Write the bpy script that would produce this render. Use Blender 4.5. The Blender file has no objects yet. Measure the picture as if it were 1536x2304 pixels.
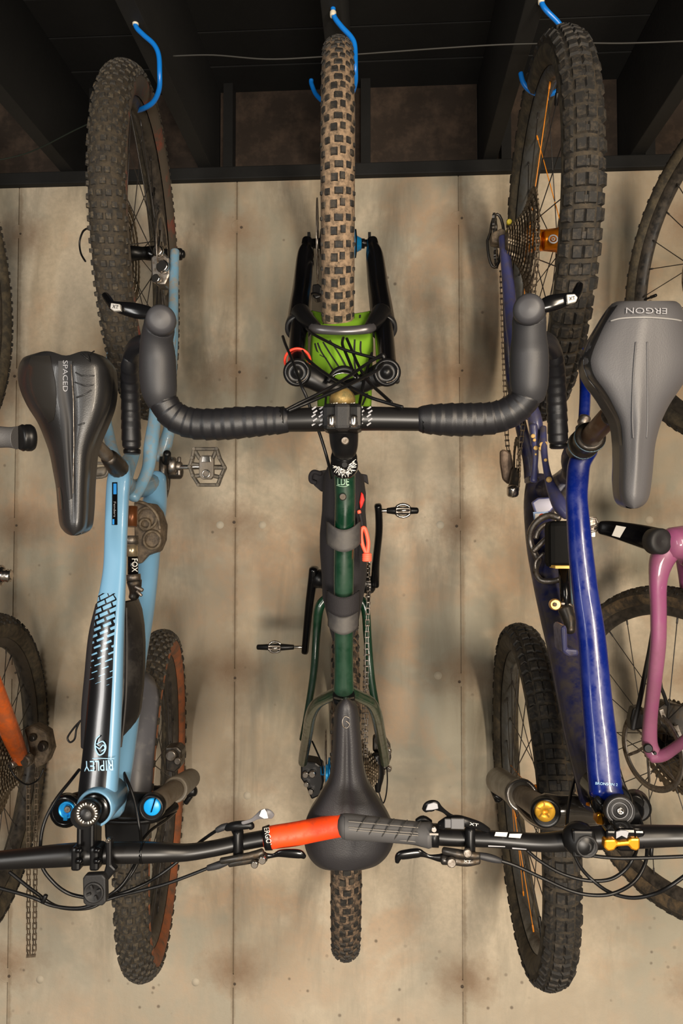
import bpy, math, random
from mathutils import Vector, Matrix
random.seed(7)
SC = bpy.context.scene
COL = SC.collection
# ---------------------------------------------------------------- camera
F = 1620.0; W0, H0 = 1536.0, 2304.0
YAW = math.radians(3.2); PIT = math.radians(1.9)
WALL = 2.03
CAMZ = 1.385
cam = bpy.data.cameras.new('camera'); camo = bpy.data.objects.new('camera', cam); COL.objects.link(camo)
cam.sensor_fit = 'VERTICAL'; cam.sensor_height = 36; cam.lens = F / H0 * 36; cam.clip_start = 0.02
camo.location = (0, 0, CAMZ)
camo.rotation_euler = (math.pi/2 + PIT, 0, YAW)
SC.camera = camo
RM = camo.rotation_euler.to_matrix()
# ---------------------------------------------------------------- world, lights, exposure
w = bpy.data.worlds.new('world'); SC.world = w; w.use_nodes = True
w.node_tree.nodes['Background'].inputs[0].default_value = (1.0, .93, .82, 1)
w.node_tree.nodes['Background'].inputs[1].default_value = 0.055
def area(name, loc, target, sx, sy, power, color):
    l = bpy.data.lights.new(name, 'AREA'); l.shape = 'RECTANGLE'; l.size = sx; l.size_y = sy; l.energy = power; l.color = color
    o = bpy.data.objects.new(name, l); COL.objects.link(o); o.location = loc
    o.rotation_euler = (Vector(target) - Vector(loc)).to_track_quat('-Z', 'Y').to_euler()
    return o
area('ceiling_tube_light_warm', (1.0, -.75, 1.75), (0, 1.9, .5), .14, 1.1, 42, (1, .84, .65))
area('ceiling_tube_light_cool', (-1.3, -1.0, 1.6), (0, 1.9, .5), .2, 1.2, 16, (.98, .95, .90))
area('room_light_behind', (.3, -1.8, .75), (0.1, 2, .45), .9, .5, 78, (1, .90, .775))
SC.view_settings.view_transform = 'Standard'; SC.view_settings.look = 'None'
SC.view_settings.gamma = 1; SC.view_settings.use_curve_mapping = False
SC.view_settings.exposure = 0.36
# ---------------------------------------------------------------- helpers
CAM = Vector((0, 0, CAMZ))
def P(px, py, d):
    """point seen at pixel (px,py) standing d metres out from the concrete wall"""
    v = RM @ Vector(((px - W0/2)/F, -(py - H0/2)/F, -1))
    t = (WALL - d)/v.y
    return CAM + v*t
def PR(w, d): return w/2*(WALL - d)/F
def setp(o, label=None, cat=None, group=None, kind=None):
    if label: o['label'] = label
    if cat: o['category'] = cat
    if group: o['group'] = group
    if kind: o['kind'] = kind
    return o
def thing(name, loc, label, cat, group=None):
    o = bpy.data.objects.new(name, None); COL.objects.link(o); o.location = loc; o.empty_display_size = .05
    o['org'] = 1; del o['org']
    return setp(o, label, cat, group)
def rootloc(o):
    v = Vector((0, 0, 0))
    while o is not None: v += Vector(o.location); o = o.parent
    return v
class MB:
    def __init__(s): s.v = []; s.f = []; s.m = []; s.s = []; s.uv = {}
    def add(s, vs, fs, mi=0, smooth=True):
        n = len(s.v); s.v += [Vector(x) for x in vs]
        for f in fs: s.f.append([i + n for i in f]); s.m.append(mi); s.s.append(smooth)
        return n
    def obj(s, name, mats, parent=None, bevel=0, label=None, kind=None, sub=0):
        me = bpy.data.meshes.new(name); base = rootloc(parent) if parent else Vector((0, 0, 0))
        c = Vector((0, 0, 0))
        if parent is not None and s.v:
            for x in s.v: c += x
            c /= len(s.v)
        me.from_pydata([tuple(x - c) for x in s.v], [], s.f)
        if not isinstance(mats, (list, tuple)): mats = [mats]
        for m in mats: me.materials.append(m)
        me.polygons.foreach_set('material_index', s.m); me.polygons.foreach_set('use_smooth', s.s)
        if s.uv:
            u = me.uv_layers.new(name='UVMap')
            for p in me.polygons:
                for li in p.loop_indices: u.data[li].uv = s.uv.get(me.loops[li].vertex_index, (0, 0))
        me.update()
        o = bpy.data.objects.new(name, me); COL.objects.link(o)
        if parent is not None: o.parent = parent; o.location = c - base
        if bevel:
            b = o.modifiers.new('bevel', 'BEVEL'); b.width = bevel; b.segments = 2; b.limit_method = 'ANGLE'; b.angle_limit = .7
        if sub:
            b = o.modifiers.new('sub', 'SUBSURF'); b.levels = sub; b.render_levels = sub
        if label: o['label'] = label
        if kind: o['kind'] = kind
        return o
    def tube(s, pts, rad, seg=12, cap='round', mi=0, flat=1.0, ref=None, sq=2.0, closed=False):
        pts = [Vector(p) for p in pts]; n = len(pts)
        if not isinstance(rad, (list, tuple)): rad = [rad]*n
        T = []
        for i in range(n):
            if closed: t = pts[(i+1) % n] - pts[i-1]
            else: t = pts[min(i+1, n-1)] - pts[max(i-1, 0)]
            T.append(t.normalized())
        P2, R2, T2 = pts, list(rad), T
        if cap == 'round' and not closed:
            a, r = pts[0], rad[0]; b, q = pts[-1], rad[-1]
            pre = [(a - T[0]*r*.55*math.sin(t), r*math.cos(t)) for t in (1.45, 1.0, .5)]
            post = [(b + T[-1]*q*.55*math.sin(t), q*math.cos(t)) for t in (.5, 1.0, 1.45)]
            P2 = [x[0] for x in pre] + pts + [x[0] for x in post]
            R2 = [x[1] for x in pre] + list(rad) + [x[1] for x in post]
            T2 = [T[0]]*3 + T + [T[-1]]*3
        rings = []
        if ref is None:
            u = T2[0].orthogonal().normalized()
        vs = []
        for i in range(len(P2)):
            t = T2[i]
            if ref is not None:
                u = t.cross(Vector(ref)); u = u.normalized() if u.length > 1e-5 else t.orthogonal().normalized()
            else:
                u = (u - t*u.dot(t)); u = u.normalized() if u.length > 1e-5 else t.orthogonal().normalized()
            v = u.cross(t).normalized()
            for k in range(seg):
                a = 2*math.pi*k/seg; ca, sa = math.cos(a), math.sin(a)
                if sq != 2.0:
                    ca = math.copysign(abs(ca)**(2/sq), ca); sa = math.copysign(abs(sa)**(2/sq), sa)
                vs.append(P2[i] + u*ca*R2[i] + v*sa*R2[i]*flat)
        m = len(P2); fs = []
        for i in range(m if closed else m-1):
            j = (i+1) % m
            for k in range(seg):
                k2 = (k+1) % seg
                fs.append([i*seg+k, i*seg+k2, j*seg+k2, j*seg+k])
        b = s.add(vs, fs, mi)
        if not closed:
            s.f.append([b+k for k in range(seg)][::-1]); s.m.append(mi); s.s.append(False)
            s.f.append([b+(m-1)*seg+k for k in range(seg)]); s.m.append(mi); s.s.append(False)
        return s
    def lathe(s, C, ax, prof, seg=24, mi=0, closed=False):
        """prof: (along, radius)"""
        C = Vector(C); ax = Vector(ax).normalized(); u = ax.orthogonal().normalized(); v = ax.cross(u); vs = []
        for h, r in prof:
            for k in range(seg):
                a = 2*math.pi*k/seg; vs.append(C + ax*h + (u*math.cos(a) + v*math.sin(a))*max(r, 1e-5))
        fs = []; n = len(prof)
        for i in range(n if closed else n-1):
            j = (i+1) % n
            for k in range(seg):
                k2 = (k+1) % seg; fs.append([i*seg+k, i*seg+k2, j*seg+k2, j*seg+k])
        b = s.add(vs, fs, mi)
        if not closed:
            s.f.append([b+k for k in range(seg)][::-1]); s.m.append(mi); s.s.append(False)
            s.f.append([b+(n-1)*seg+k for k in range(seg)]); s.m.append(mi); s.s.append(False)
        return s
    def disc(s, C, ax, r, h, seg=24, mi=0, ch=None):
        ch = min(r, h)*.2 if ch is None else ch
        return s.lathe(C, ax, [(-h/2, r-ch), (-h/2+ch, r), (h/2-ch, r), (h/2, r-ch)], seg, mi)
    def torus(s, C, ax, R, r, seg=32, sec=8, mi=0, a0=0, a1=2*math.pi):
        ax = Vector(ax).normalized(); u = ax.orthogonal().normalized(); v = ax.cross(u)
        full = abs(a1-a0-2*math.pi) < 1e-4; n = seg if full else seg+1
        pts = [Vector(C) + (u*math.cos(a0+(a1-a0)*i/seg) + v*math.sin(a0+(a1-a0)*i/seg))*R for i in range(n)]
        return s.tube(pts, r, sec, closed=full, mi=mi)
    def box(s, C, ax, ay, az, sx, sy, sz, mi=0, smooth=False):
        C = Vector(C); ax, ay, az = (Vector(a).normalized() for a in (ax, ay, az)); vs = []
        for i in (-1, 1):
            for j in (-1, 1):
                for k in (-1, 1): vs.append(C + ax*i*sx/2 + ay*j*sy/2 + az*k*sz/2)
        s.add(vs, [[0,1,3,2],[4,6,7,5],[0,4,5,1],[2,3,7,6],[0,2,6,4],[1,5,7,3]], mi, smooth); return s
    def plate(s, pts, d, th, mi=0):
        """outline of (px,py[,d]) standing d from the wall, th thick away from the viewer"""
        fr = [P(p[0], p[1], p[2] if len(p) > 2 else d) for p in pts]; bk = [q + Vector((0, th, 0)) for q in fr]; n = len(pts)
        s.add(fr + bk, [list(range(n)), list(range(2*n-1, n-1, -1))] + [[i, i+n, (i+1) % n + n, (i+1) % n] for i in range(n)], mi, False); return s
    def grid(s, rows, mi=0, closedcap=False):
        n = len(rows[0]); vs = [v for r in rows for v in r]
        s.add(vs, [[i*n+j, i*n+j+1, (i+1)*n+j+1, (i+1)*n+j] for i in range(len(rows)-1) for j in range(n-1)], mi); return s
def cat(pts, n=6):
    """smooth curve through points (any tuple length)"""
    out = []; m = len(pts)
    for i in range(m-1):
        p0, p1, p2, p3 = pts[max(i-1, 0)], pts[i], pts[i+1], pts[min(i+2, m-1)]
        for k in range(n):
            t = k/n
            out.append(tuple(.5*((2*b) + (-a+c)*t + (2*a-5*b+4*c-e)*t*t + (-a+3*b-3*c+e)*t**3) for a, b, c, e in zip(p0, p1, p2, p3)))
    out.append(tuple(pts[-1])); return out
def trace(mb, pts, n=6, seg=14, cap='round', mi=0, flat=1.0, sq=2.0, ref=(0, 1, 0), mod=None):
    """sweep through (px,py,d,width_px)"""
    q = cat(pts, n) if n > 1 else pts
    rr = [PR(p[3], p[2]) for p in q]
    if mod: rr = [r*mod(i) for i, r in enumerate(rr)]
    return mb.tube([P(p[0], p[1], p[2]) for p in q], rr, seg, cap, mi, flat, ref if flat != 1.0 or sq != 2.0 else None, sq)
def T(name, pts, m, parent, label=None, **k):
    mb = MB(); trace(mb, pts, **k); return mb.obj(name, m, parent, label=label)
def cable(name, pts, m, parent, wpx=None, r=.0025, n=8, label=None):
    q = cat(pts, n); mb = MB(); mb.tube([P(*p) for p in q], r, 8); return mb.obj(name, m, parent, label=label)
# ---------------------------------------------------------------- materials
def mat(name, col, rough=.5, metal=0, coat=0, dirt=None, bump=None, spec=.5, emit=0, vari=0):
    m = bpy.data.materials.new(name); m.use_nodes = True; nt = m.node_tree; N = nt.nodes; L = nt.links
    b = N['Principled BSDF']; b.inputs['Base Color'].default_value = (*col, 1); b.inputs['Roughness'].default_value = rough
    b.inputs['Metallic'].default_value = metal; b.inputs['Coat Weight'].default_value = coat; b.inputs['Coat Roughness'].default_value = .08
    b.inputs['Specular IOR Level'].default_value = spec
    tc = N.new('ShaderNodeTexCoord')
    if dirt:
        dc, sc, am = dirt
        n = N.new('ShaderNodeTexNoise'); n.inputs['Scale'].default_value = sc; n.inputs['Detail'].default_value = 6; n.inputs['Roughness'].default_value = .68
        L.new(tc.outputs['Object'], n.inputs['Vector'])
        r = N.new('ShaderNodeValToRGB'); r.color_ramp.elements[0].position = 1-am-.13 if am < .85 else .05; r.color_ramp.elements[1].position = min(1-am+.13, 1)
        L.new(n.outputs['Fac'], r.inputs['Fac'])
        mx = N.new('ShaderNodeMix'); mx.data_type = 'RGBA'; mx.inputs[6].default_value = (*col, 1); mx.inputs[7].default_value = (*dc, 1)
        L.new(r.outputs['Color'], mx.inputs[0]); L.new(mx.outputs[2], b.inputs['Base Color'])
        mr = N.new('ShaderNodeMapRange'); mr.inputs['To Min'].default_value = rough; mr.inputs['To Max'].default_value = max(rough, .75)
        L.new(r.outputs['Color'], mr.inputs['Value']); L.new(mr.outputs[0], b.inputs['Roughness'])
    if bump:
        n2 = N.new('ShaderNodeTexNoise'); n2.inputs['Scale'].default_value = bump[0]; n2.inputs['Detail'].default_value = 4
        L.new(tc.outputs['Object'], n2.inputs['Vector'])
        bp = N.new('ShaderNodeBump'); bp.inputs['Strength'].default_value = bump[1]; bp.inputs['Distance'].default_value = .002
        L.new(n2.outputs['Fac'], bp.inputs['Height']); L.new(bp.outputs['Normal'], b.inputs['Normal'])
    return m
DUST = (.20, .155, .10); MUD = (.085, .058, .033)
blk = mat('black_gloss', (.003, .003, .0035), .2, coat=.1, spec=.35)
blks = mat('black_satin', (.005, .005, .0055), .36, spec=.32)
blkm = mat('black_matte', (.010, .0095, .010), .6, bump=(900, .15))
barm = mat('bar_black', (.006, .0057, .006), .36, spec=.45)
rubber = mat('hood_rubber', (.022, .022, .025), .5, bump=(1600, .10))
tapem = mat('bar_tape', (.009, .009, .011), .42, bump=(1400, .14))
gripg = mat('grip_grey', (.068, .066, .067), .6, bump=(1500, .12))
gripo = mat('grip_orange', (.90, .065, .006), .5, dirt=((.55, .05, .01), 60, .42))
chrome = mat('polished_steel', (.62, .58, .54), .2, 1)
steel = mat('worn_steel', (.34, .31, .28), .38, 1, dirt=(MUD, 60, .45))
darkst = mat('dark_steel', (.07, .065, .06), .35, .8, dirt=(MUD, 70, .4))
gold = mat('gold_anodised', (1.0, .42, .03), .28, .85)
goldp = mat('gold_cap', (.95, .52, .05), .4, .5)
hubo = mat('orange_anodised', (.9, .27, .01), .26, .75)
spoke_o = mat('orange_spoke', (.9, .30, .02), .4)
spoke_k = mat('black_spoke', (.025, .022, .02), .4)
spoke_s = mat('grey_spoke', (.14, .13, .12), .45, .6)
bluean = mat('blue_anodised', (.01, .26, .62), .3, .4)
bluecap = mat('blue_cap', (.01, .33, .80), .35)
hookm = mat('hook_blue', (.005, .17, .62), .3)
pale = mat('bare_screw', (.65, .60, .48), .5)
lblue = mat('light_blue_paint', (.15, .325, .50), .32, coat=.4)
lblued = mat('light_blue_dusty', (.14, .28, .40), .4, coat=.3, dirt=((.27, .23, .17), 45, .42))
dblue = mat('deep_blue_paint', (.0008, .009, .125), .22, coat=.3, dirt=((.002, .014, .15), 14, .45))
dblued = mat('deep_blue_muddy', (.008, .012, .065), .38, coat=.2, dirt=((.045, .036, .032), 26, .5))
purp = mat('dusty_violet_paint', (.045, .048, .135), .38, coat=.2, dirt=((.06, .048, .05), 40, .42))
green = mat('dark_green_paint', (.001, .022, .009), .2, coat=.7, dirt=((.002, .034, .014), 12, .5))
greend = mat('dark_green_dusty', (.004, .026, .012), .3, coat=.4, dirt=((.06, .055, .035), 50, .36))
pink = mat('pink_paint', (.27, .072, .17), .3, coat=.5, dirt=((.22, .07, .13), 10, .5))
orangep = mat('orange_frame_paint', (.62, .10, .006), .3, coat=.4, dirt=((.30, .07, .015), 30, .5))
lime = mat('lime_fabric', (.20, .42, .015), .7, bump=(1500, .5))
kash = mat('bronze_stanchion', (.12, .085, .055), .38, .3, dirt=((.19, .16, .125), 60, .5))
kash2 = mat('brown_seatpost', (.11, .058, .03), .36, .4, dirt=((.17, .12, .08), 50, .4))
muddy = mat('mud_covered', (.05, .035, .022), .7, dirt=((.15, .11, .07), 60, .5), bump=(150, .8))
pedalm = mat('dusty_pedal', (.10, .093, .082), .45, .4, dirt=((.22, .19, .15), 70, .5))
whit = mat('white_print', (.75, .72, .66), .5)
greyp = mat('grey_print', (.30, .30, .32), .45)
bluep = mat('blue_print', (.02, .25, .70), .5)
lbp = mat('pale_blue_print', (.34, .56, .74), .4)
redm = mat('red_cord', (1.0, .06, .03), .45)
redd = mat('red_liner', (.62, .01, .005), .6)
coral = mat('coral_cord', (1.0, .13, .07), .55)
bagm = mat('bag_fabric', (.012, .010, .012), .8, bump=(700, .4))
strapm = mat('grey_strap', (.045, .042, .042), .6, dirt=((.085, .078, .07), 25, .45))
brass = mat('mottled_brass', (.42, .27, .09), .35, .5, dirt=((.16, .13, .05), 60, .5))
fend = mat('fender_grey', (.075, .075, .085), .42, dirt=((.13, .125, .12), 40, .35))
goldcap = goldp
tirek = mat('tyre_knob', (.0095, .0085, .0075), .75, dirt=((.06, .046, .030), 90, .40))
tirek2 = mat('tyre_knob_grey', (.020, .018, .0155), .8, dirt=((.10, .075, .042), 130, .40))
tirec = mat('tyre_casing', (.011, .0095, .0075), .85, dirt=((.045, .033, .019), 70, .5))
tirem = mat('tyre_mud_tan', (.27, .185, .115), .9, dirt=((.06, .042, .027), 110, .46))
tirem2 = mat('tyre_mud_brown', (.24, .16, .10), .9, dirt=((.03, .021, .014), 130, .55))
tiresw = mat('tyre_sidewall', (.032, .027, .019), .85, dirt=((.10, .078, .046), 45, .46))
tireor = mat('tyre_sidewall_orange', (.33, .10, .035), .8, dirt=((.10, .07, .045), 30, .45))
tirered = mat('tyre_sidewall_red_worn', (.07, .055, .04), .85, dirt=((.28, .035, .012), 16, .36))
rimk = mat('rim_black', (.016, .015, .014), .4, dirt=((.06, .048, .036), 50, .5))
rimg = mat('rim_grey', (.07, .073, .073), .42, dirt=((.05, .042, .028), 30, .45))
wood = mat('black_timber', (.0018, .0018, .0016), .8, dirt=((.0038, .0038, .0032), 12, .4), bump=(60, .3))
woodb = mat('brown_board', (.028, .018, .012), .9, dirt=((.075, .048, .032), 14, .42), bump=(40, .8))
# ---------------------------------------------------------------- concrete
def concrete():
    m = bpy.data.materials.new('board_formed_concrete'); m.use_nodes = True; nt = m.node_tree; N = nt.nodes; L = nt.links
    b = N['Principled BSDF']; b.inputs['Roughness'].default_value = .82; b.inputs['Specular IOR Level'].default_value = .3
    g = N.new('ShaderNodeNewGeometry')
    def noise(sc, det, ro, vec=None, dist=0):
        n = N.new('ShaderNodeTexNoise'); n.inputs['Scale'].default_value = sc; n.inputs['Detail'].default_value = det
        n.inputs['Roughness'].default_value = ro; n.inputs['Distortion'].default_value = dist
        L.new(vec if vec else g.outputs['Position'], n.inputs['Vector']); return n.outputs['Fac']
    def ramp(f, p0, p1, c0=(0,0,0), c1=(1,1,1)):
        r = N.new('ShaderNodeValToRGB'); r.color_ramp.elements[0].position = p0; r.color_ramp.elements[1].position = p1
        r.color_ramp.elements[0].color = (*c0, 1); r.color_ramp.elements[1].color = (*c1, 1); L.new(f, r.inputs['Fac']); return r.outputs['Color']
    def mix(f, a, bb, k=1.0):
        x = N.new('ShaderNodeMix'); x.data_type = 'RGBA'
        if k != 1.0:
            q = N.new('ShaderNodeMath'); q.operation = 'MULTIPLY'; q.inputs[1].default_value = k; L.new(f, q.inputs[0]); f = q.outputs[0]
        L.new(f, x.inputs[0])
        for i, c in ((6, a), (7, bb)):
            if isinstance(c, tuple): x.inputs[i].default_value = (*c, 1)
            else: L.new(c, x.inputs[i])
        return x.outputs[2]
    mp = N.new('ShaderNodeMapping'); mp.inputs['Scale'].default_value = (5, 5, .9); L.new(g.outputs['Position'], mp.inputs['Vector'])
    c = mix(ramp(noise(2.3, 5, .6), .42, .58), (.37, .295, .205), (.56, .475, .355))
    c = mix(ramp(noise(1.5, 5, .7, dist=.4), .50, .60), c, (.27, .265, .21), .75)       # grey-green blotches
    c = mix(ramp(noise(3.2, 4, .65, dist=.3), .52, .64), c, (.47, .30, .18), .6)       # pinkish stains
    c = mix(ramp(noise(2.2, 6, .7, mp.outputs[0], .5), .5, .66), c, (.26, .225, .165), .6)  # vertical streaks
    c = mix(ramp(noise(70, 3, .6), .35, .7), c, (.34, .30, .23), .4)
    v2 = N.new('ShaderNodeTexVoronoi'); v2.inputs['Scale'].default_value = 26; L.new(g.outputs['Position'], v2.inputs['Vector'])
    sz = N.new('ShaderNodeSeparateXYZ'); L.new(g.outputs['Position'], sz.inputs[0])
    low = ramp(sz.outputs[2], .12, .42, (1,1,1), (0,0,0))
    m2 = N.new('ShaderNodeMath'); m2.operation = 'MULTIPLY'; L.new(ramp(v2.outputs['Distance'], .07, .16, (1,1,1), (0,0,0)), m2.inputs[0]); L.new(low, m2.inputs[1])
    m3 = N.new('ShaderNodeMath'); m3.operation = 'MULTIPLY'; L.new(m2.outputs[0], m3.inputs[0]); L.new(ramp(noise(6, 2, .5), .48, .56), m3.inputs[1])
    c = mix(low, c, (.60, .53, .42), .4)
    c = mix(m3.outputs[0], c, (.13, .10, .075), .75)
    # rusty weeping around the form ties, which repeat on a grid
    sx = N.new('ShaderNodeSeparateXYZ'); L.new(g.outputs['Position'], sx.inputs[0])
    def math_(op, a, b_=None):
        q = N.new('ShaderNodeMath'); q.operation = op
        for i, z in enumerate((a, b_)):
            if z is None: continue
            if isinstance(z, (int, float)): q.inputs[i].default_value = z
            else: L.new(z, q.inputs[i])
        return q.outputs[0]
    ux = math_('PINGPONG', math_('SUBTRACT', sx.outputs[0], JX0), JST/2); uz = math_('PINGPONG', math_('SUBTRACT', sx.outputs[2], TZ0), TST/2)
    dd = math_('SQRT', math_('ADD', math_('POWER', ux, 2.0), math_('POWER', math_('MULTIPLY', uz, 1.5), 2.0)))
    dn = math_('ADD', dd, math_('MULTIPLY', math_('SUBTRACT', noise(14, 5, .7), .5), .16))
    c = mix(ramp(dn, .0, .12, (1,1,1), (0,0,0)), c, (.24, .16, .10), .85)
    c = mix(ramp(math_('ADD', ux, math_('MULTIPLY', math_('SUBTRACT', noise(30, 4, .7), .5), .02)), .001, .008, (1,1,1), (0,0,0)), c, (.22, .16, .10), .6)
    v = N.new('ShaderNodeTexVoronoi'); v.inputs['Scale'].default_value = 17; L.new(g.outputs['Position'], v.inputs['Vector'])
    s1 = ramp(v.outputs['Distance'], .045, .10, (1,1,1), (0,0,0))
    msk = N.new('ShaderNodeMath'); msk.operation = 'MULTIPLY'; L.new(s1, msk.inputs[0]); L.new(ramp(noise(9, 2, .5), .52, .6), msk.inputs[1])
    c = mix(msk.outputs[0], c, (.12, .095, .07), .75)
    L.new(c, b.inputs['Base Color'])
    bp = N.new('ShaderNodeBump'); bp.inputs['Strength'].default_value = .35; bp.inputs['Distance'].default_value = .004
    L.new(noise(45, 5, .7), bp.inputs['Height']); L.new(bp.outputs['Normal'], b.inputs['Normal'])
    return m
X, Y, Z = Vector((1, 0, 0)), Vector((0, 1, 0)), Vector((0, 0, 1))
JX0 = P(531, 840, 0).x; JST = (P(1033, 840, 0).x - P(37, 840, 0).x)/2; TZ0 = P(531, 845, 0).z; TST = (P(531, 520, 0).z - P(531, 2188, 0).z)/5
conc = concrete()
concd = mat('stained_tie_mark', (.09, .065, .045), .9, dirt=((.03, .022, .016), 60, .40))
X, Y, Z = Vector((1, 0, 0)), Vector((0, 1, 0)), Vector((0, 0, 1))
ZT = P(858, 400, 0).z                     # top of the concrete
wallb = MB(); wallb.box((0, WALL+.13, ZT/2-.05), X, Y, Z, 5.0, .25, ZT+.1, 0)
wall = wallb.obj('wall_back', conc); wall['kind'] = 'structure'
jx = [P(531, 840, 0).x, P(1033, 840, 0).x, P(37, 840, 0).x]
step = (jx[1]-jx[2])/2
js = [jx[0] + step*k for k in range(-3, 5)]; js[3] = jx[0]; js[4] = jx[1]; js[2] = jx[2]
for a, c in zip(js[:-1], js[1:]):
    m_ = MB(); m_.box(((a+c)/2, WALL+.0045, ZT/2), X, Y, Z, (c-a)-.0022, .009, ZT)
    m_.obj('concrete_panel', conc, wall, bevel=.0012)
tz = [P(0, y, 0).z for y in (520, 845, 1178, 1512, 1848, 2188)]
for xx in js[1:-1]:
    for z_ in tz:
        c = Vector((xx + random.uniform(-.010, .010), WALL, z_ + random.uniform(-.008, .008)))
        m_ = MB(); m_.lathe(c + Vector((-.004, .0006, 0)), -Y, [(0, .021), (.0008, .0200), (.0009, .0175), (-.001, .0150), (-.0012, .0055), (-.0016, .005), (-.0018, 0)], 20)
        m_.obj('tie_mark', conc, wall)
        m_ = MB(); m_.disc(c + Vector((random.uniform(-.008, .012), -.0005, random.uniform(-.008, 0))), Y, random.uniform(.003, .005), .002, 9); m_.obj('tie_hole', concd, wall)
# small pale snap-tie plugs
for px, py in ((495, 1181), (590, 1181), (990, 1181), (1460, 1170), (90, 2204), (440, 2210), (556, 1790), (985, 1520)):
    m_ = MB(); m_.lathe(P(px, py, 0) + Vector((0, .001, 0)), -Y, [(0, .0115), (.002, .011), (.0023, .0)], 16); m_.obj('plug', mat('plug_pale', (.50, .44, .34), .85) if px == 495 else bpy.data.materials['plug_pale'], wall)
# floor, ceiling
fl = MB(); fl.box((0, WALL-2.4, -.05), X, Y, Z, 5, 5.0, .1); o = fl.obj('floor', mat('concrete_floor', (.16, .145, .12), .85, dirt=((.07, .06, .05), 12, .5), bump=(60, .5))); o['kind'] = 'structure'
ZS = P(858, 372, 0).z                      # top of the sill timber = underside of the joists
sill = MB(); sill.box((0, WALL+.03, (ZT+ZS)/2), X, Y, Z, 5.0, .10, ZS-ZT); o = sill.obj('trim_1', wood, bevel=.003); o['kind'] = 'structure'
DECK = P(858, 196, 0).z
ce = MB(); ce.box((0, WALL-2.0, DECK+.10), X, Y, Z, 5.0, 4.4, .04); ceil = ce.obj('ceiling', wood); ceil['kind'] = 'structure'
k = 0; y_ = WALL+.1
while y_ > -1.6:
    m_ = MB(); m_.box((0, y_-.07, DECK+.065+random.uniform(0, .004)), X, Y, Z, 5.0, .136, .03); m_.obj('ceiling_board', wood, ceil, bevel=.002); y_ -= .14
DEK = DECK+.05
J0 = P(1100, 372, 0).x
jxs = [J0 + .406*i for i in range(-4, 4)]
for x_ in jxs:
    m_ = MB(); m_.box((x_, WALL-1.75, (ZS+DEK)/2), X, Y, Z, .040, 3.7, DEK-ZS); m_.obj('joist', wood, ceil, bevel=.002)
for a, c in zip(jxs[:-1], jxs[1:]):
    m_ = MB(); m_.box(((a+c)/2, WALL+.10, (ZS+DEK)/2), X, Y, Z, c-a-.045, .04, DEK-ZS); m_.obj('rim_board', woodb, ceil)
    # header timber over the rim board, recessed block
    m_ = MB(); m_.box((a+.055, WALL+.06, (ZS+DEK)/2), X, Y, Z, .028, .05, DEK-ZS); m_.obj('blocking', wood, ceil)
m_ = MB(); m_.tube([P(*p) for p in cat([(390, 126, .55), (480, 124, .55), (600, 133, .55), (720, 128, .55), (860, 118, .55), (1000, 108, .55), (1140, 100, .55), (1300, 97, .55), (1420, 97, .55), (1600, 90, .55)], 6)], .0017, 6)
setp(m_.obj('cable', mat('pale_cable', (.024, .023, .020), .6)), 'thin pale cable strung along the black ceiling behind the hooks', 'cable')
m_ = MB(); m_.tube([P(*p) for p in cat([(-60, 370, .3), (60, 345, .3), (170, 292, .35), (260, 250, .4)], 6)], .0016, 6)
setp(m_.obj('wire', mat('dark_wire', (.006, .012, .007), .6)), 'thin dark wire crossing the ceiling joists at upper left', 'wire')
# ---------------------------------------------------------------- wheels
def gear(mb, C, ax, r, teeth, th, mi=0, hole=0):
    ax = Vector(ax).normalized(); u = ax.orthogonal().normalized(); v = ax.cross(u); pr = []
    for i in range(teeth*4):
        a = 2*math.pi*i/(teeth*4); rr = r + (.0028 if i % 4 in (1, 2) else -.0012)
        pr.append((u*math.cos(a) + v*math.sin(a))*rr)
    n = len(pr); c = Vector(C); rh = max(hole, r-.014)
    inn = [p.normalized()*rh for p in pr]
    A = [c+ax*th/2+p for p in pr]; B = [c-ax*th/2+p for p in pr]; Ai = [c+ax*th/2+p for p in inn]; Bi = [c-ax*th/2+p for p in inn]
    fs = []
    for i in range(n):
        j = (i+1) % n
        fs += [[i, j, n+j, n+i], [i, 2*n+i, 2*n+j, j], [n+i, n+j, 3*n+j, 3*n+i], [2*n+i, 3*n+i, 3*n+j, 2*n+j]]
    mb.add(A+B+Ai+Bi, fs, mi, False)
def basis(ax):
    ax = Vector(ax).normalized(); e1 = (-Y - ax*(-Y).dot(ax)).normalized(); e2 = ax.cross(e1).normalized()
    if e2.z < 0: e2 = -e2
    return ax, e1, e2
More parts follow.
